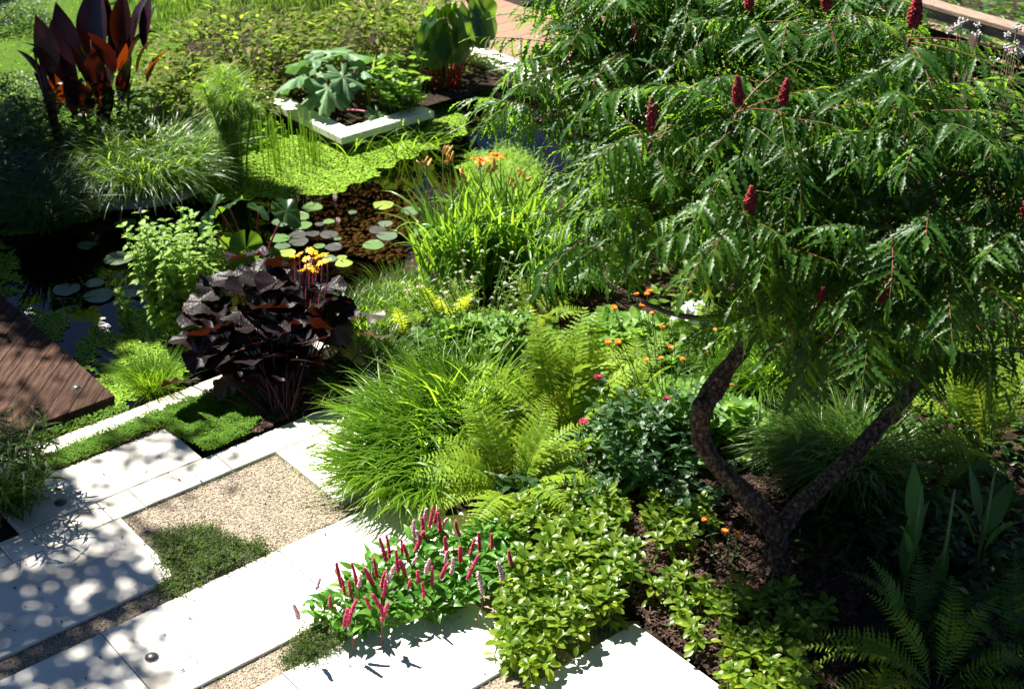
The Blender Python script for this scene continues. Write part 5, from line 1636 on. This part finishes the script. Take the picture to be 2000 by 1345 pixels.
ginger('broad pointed green leaves standing in shade beside the right fern', 1765, 1155, [(R(100), .1, 0, .95), (R(80), .45, 0, .9), (R(200), .3, 1, .8), (R(20), .3, 1, .7)])
ginger('broad leaved plant deep in shade at the right edge', 1900, 1130, [(R(60), .3, 1, .9), (R(180), .25, 1, .9), (R(130), .4, 0, .8), (R(-20), .2, 2, .8)])
ginger('single pale pointed leaf on a short stem right of the shaded fern', 1825, 1165, [(R(70), .05, 0, .65)])

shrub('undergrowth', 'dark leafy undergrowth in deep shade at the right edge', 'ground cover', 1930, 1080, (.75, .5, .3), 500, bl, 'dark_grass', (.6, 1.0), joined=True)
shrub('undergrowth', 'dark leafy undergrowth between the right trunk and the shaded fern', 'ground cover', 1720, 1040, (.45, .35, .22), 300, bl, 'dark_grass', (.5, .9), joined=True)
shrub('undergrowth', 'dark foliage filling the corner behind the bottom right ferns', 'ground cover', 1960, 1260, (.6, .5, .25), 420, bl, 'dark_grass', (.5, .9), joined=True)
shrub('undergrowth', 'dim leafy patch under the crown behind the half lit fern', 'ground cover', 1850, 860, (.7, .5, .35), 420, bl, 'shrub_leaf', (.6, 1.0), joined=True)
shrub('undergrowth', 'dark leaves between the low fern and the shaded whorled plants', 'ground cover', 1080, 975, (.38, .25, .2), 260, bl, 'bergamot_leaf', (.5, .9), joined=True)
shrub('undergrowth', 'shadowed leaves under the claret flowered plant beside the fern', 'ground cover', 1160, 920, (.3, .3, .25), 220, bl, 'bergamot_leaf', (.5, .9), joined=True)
# ------------------------------------------------------------------ mats: moss, thyme, lawn
def tinymat(name, px, n, mat, size, hz, label=None, cat=None, lump=.02, uvpoly=None, z0=0.0):
    poly = wpoly(px) if uvpoly is None else [uv(a, b_)[:2] for a, b_ in uvpoly]
    P = np.array(in_poly(poly, n))
    Z = z0 + hz + lump * noise2(P, 9, 3) + lump * .5 * noise2(P, 25, 8)
    b = MB()
    lv = [blade(1, .75, 2, p_ovate, .2, .2, -.4) for _ in range(2)]
    for p, z in zip(P, Z):
        b.add(lv[0], (p[0], p[1], max(z, .004) + U(-.012, .008)), rot(U(0, 6.3), U(-.2, .7), U(-.4, .4)), size * U(.6, 1.3))
    tag(obj(name, b.mesh(name, mat)), kind='stuff')


tinymat('moss', [], 11000, 'moss_leaf', .013, .022, uvpoly=[(1.8, 7.68), (3.40, 7.68), (3.46, 7.9), (2.2, 7.9)], lump=.012)
tinymat('moss', [], 26000, 'moss_leaf', .014, .035, uvpoly=[(3.36, 7.74), (3.41, 7.2), (3.75, 7.21), (3.9, 7.3), (4.05, 7.55), (4.1, 7.86), (3.5, 7.9)], lump=.022)
tinymat('moss', [], 1500, 'moss_leaf', .02, .01, uvpoly=[(1.9, 8.04), (3.3, 8.04), (3.3, 8.16), (1.9, 8.16)], lump=.012, z0=-.05)


def creeping(name, label, px, n, mat):
    poly = wpoly(px)
    base = np.array([*np.mean(poly, 0), GRAVEL_Z])
    t = thing(name, label, 'ground cover', base)
    b = MB()
    lf = blade(.013, .0065, 2, p_lance, .1, .2, -.2)
    P = np.array(in_poly(poly, n))
    P = P + rng.normal(0, .03, P.shape)
    hump = .03 + .022 * noise2(P, 12, 5) + .014 * noise2(P, 30, 6)
    for p, h0 in zip(P, hump):
        h = max(.004, h0 * U(.4, 1.1))
        Rr = rot(U(0, 6.3), U(-.1, 1.3))
        k0 = int(rng.integers(5, 11))
        for k in range(k0):
            b.add(lf, np.array([p[0], p[1], h]) - base * np.array([1, 1, 0]) + Rr @ np.array([.006 * k, 0, 0]), Rr @ rot(k * 2.2, .4), U(.8, 1.3))
    tag(obj('foliage', b.mesh('foliage', mat), t), kind='stuff')


creeping('creeping_thyme', 'dark green creeping thyme spreading over the gravel square', [(305, 1045), (345, 1035), (400, 1025), (440, 1050), (500, 1060), (530, 1078), (480, 1090), (410, 1125), (345, 1165), (310, 1160), (335, 1125), (320, 1095)], 3600, 'thyme_leaf')
creeping('creeping_thyme', 'small grey green thyme patch at the left end of the crimson spikes', [(560, 1280), (590, 1245), (640, 1235), (660, 1260), (610, 1290), (570, 1300)], 800, 'thyme_leaf')
P = rng.uniform((-11, 13.2), (-4.0, 22), (26000, 2))
b = MB()
for p in P:
    b.add(blade(U(.03, .07), .012, 2, p_grass, .1, U(.6, 1.5), U(0, 1)), (p[0], p[1], .01), rot(U(0, 6.3)))
tag(obj('lawn_grass', b.mesh('lawn_grass', 'lawn_grass')), kind='stuff')
m = meshof((np.array([(-14, 13.0, .024), (-3.8, 13.0, .024), (-3.8, 23, .024), (-14, 23, .024)]), [(0, 1, 2, 3)]), 'lawn', 'lawn_grass', False)
tag(obj('lawn', m), kind='structure')

# grey planter foot on the tan deck at the top edge
gp = thing('grey_planter', 'corner of a grey planter standing on the tan deck at the top edge', 'planter', at(1030, -6))
obj('body', meshof(box(-.25, .25, -.2, .3, -.03, .4, .01), 'body', 'grey_paint', False), gp, M4((0, 0, 0), rot(TH)))


# ------------------------------------------------------------------ trees outside the frame (shade and reflections)
def big_tree(label, loc, h, crown, n, size=.16, trunk=.18, clumps=26, tight=None):
    t = thing('garden_tree', label, 'tree', loc)
    obj('trunk', meshof(tube(spline([(0, 0, -.1), (U(-.15, .15), U(-.1, .1), h * .5), (U(-.2, .2), U(-.2, .2), h)], 5), np.linspace(trunk, trunk * .3, 11), 9), 'trunk', 'tree_bark'), t)
    b = MB()
    lf = blade(1, .5, 3, p_ovate, .15, .1, -.5)
    cl = []
    for _ in range(clumps):
        d = rng.normal(0, 1, 3)
        d /= np.linalg.norm(d)
        cl.append(d * np.array(crown) * U(.35, 1) + np.array([0, 0, h]))
    for c in cl:
        s = tight * U(.6, 1.3) if tight else U(.25, .6) * min(crown) * .8
        for _ in range(n // clumps):
            p = c + rng.normal(0, s * .5, 3)
            b.add(lf, p, rot(U(0, 6.3), U(-.7, .4), U(-.5, .5)), size * U(.7, 1.3))
    tag(obj('crown', b.mesh('crown', 'tree_leaf'), t), kind='stuff')


big_tree('tree left of the patio casting dappled shade on the slabs', (-6.95, 9.9, 0), 7.6, (1.4, 2.5, .8), 2900, .13, clumps=36, tight=.46)
big_tree('tree left of the pond casting deep shade on the far bank', (-8.5, 15.3, 0), 6.6, (1.5, 1.6, 1.2), 8000)
big_tree('second tree left of the pond casting deep shade on the dark water', (-7.5, 13.4, 0), 6.6, (1.0, 1.0, 1.0), 4500)
big_tree('tree beyond the lawn mirrored black in the left water', (-9.0, 22.0, 0), 4.3, (2.6, 1.6, 2.2), 6000, .34, .25)
big_tree('tree beyond the hedge mirrored in the middle of the pond', (-4.4, 22.5, 0), 4.6, (2.6, 1.5, 2.2), 6000, .34, .25)
big_tree('tree beyond the tan deck mirrored in the right of the pond', (-0.9, 24.0, 0), 2.4, (1.3, 1.5, 1.9), 3600, .3, .22)
big_tree('slender tree beyond the lavender mirrored dark behind the lily pads', (-2.7, 23.0, 0), 4.9, (1.0, 1.2, 2.3), 5000, .3, .2)

b = MB()
for _ in range(160):
    p = uv(U(1.2, 4.4), U(4.3, 7.6), .006)
    b.add(ico(U(.003, .006), 0, (1, .8, .6), .3), p, rot(U(0, 6)))
tag(obj('gravel_spill', b.mesh('gravel_spill', 'gravel_stone', False)), kind='stuff')
b = MB()
for _ in range(70):
    p = uv(U(1.6, 4.4), U(4.3, 7.6), .006)
    b.add(blade(U(.015, .035), U(.006, .012), 3, p_lance, .3, .2, -.3), p, rot(U(0, 6.3)))
tag(obj('leaf_litter', b.mesh('leaf_litter', 'bark_chip')), kind='stuff')

b = MB()
lf = blade(1, .7, 2, p_ovate, .2, .2, -.4)
for u0, u1, v0, v1, n in [(2.7, 3.78, 6.93, 6.955, 260), (2.69, 2.71, 6.3, 6.95, 60), (0.8, 2.7, 6.2, 6.22, 160), (0.8, 3.2, 6.06, 6.085, 240), (1.6, 3.1, 5.32, 5.34, 140), (1.6, 3.1, 5.14, 5.17, 120), (3.78, 3.8, 6.3, 6.95, 120), (2.9, 3.6, 4.38, 4.4, 60)]:
    for _ in range(n):
        b.add(lf, uv(U(u0, u1), U(v0, v1), GRAVEL_Z + U(0, .012)), rot(U(0, 6.3), U(-.2, .9), U(-.4, .4)), U(.006, .013))
tag(obj('joint_moss', b.mesh('joint_moss', 'thyme_leaf')), kind='stuff')
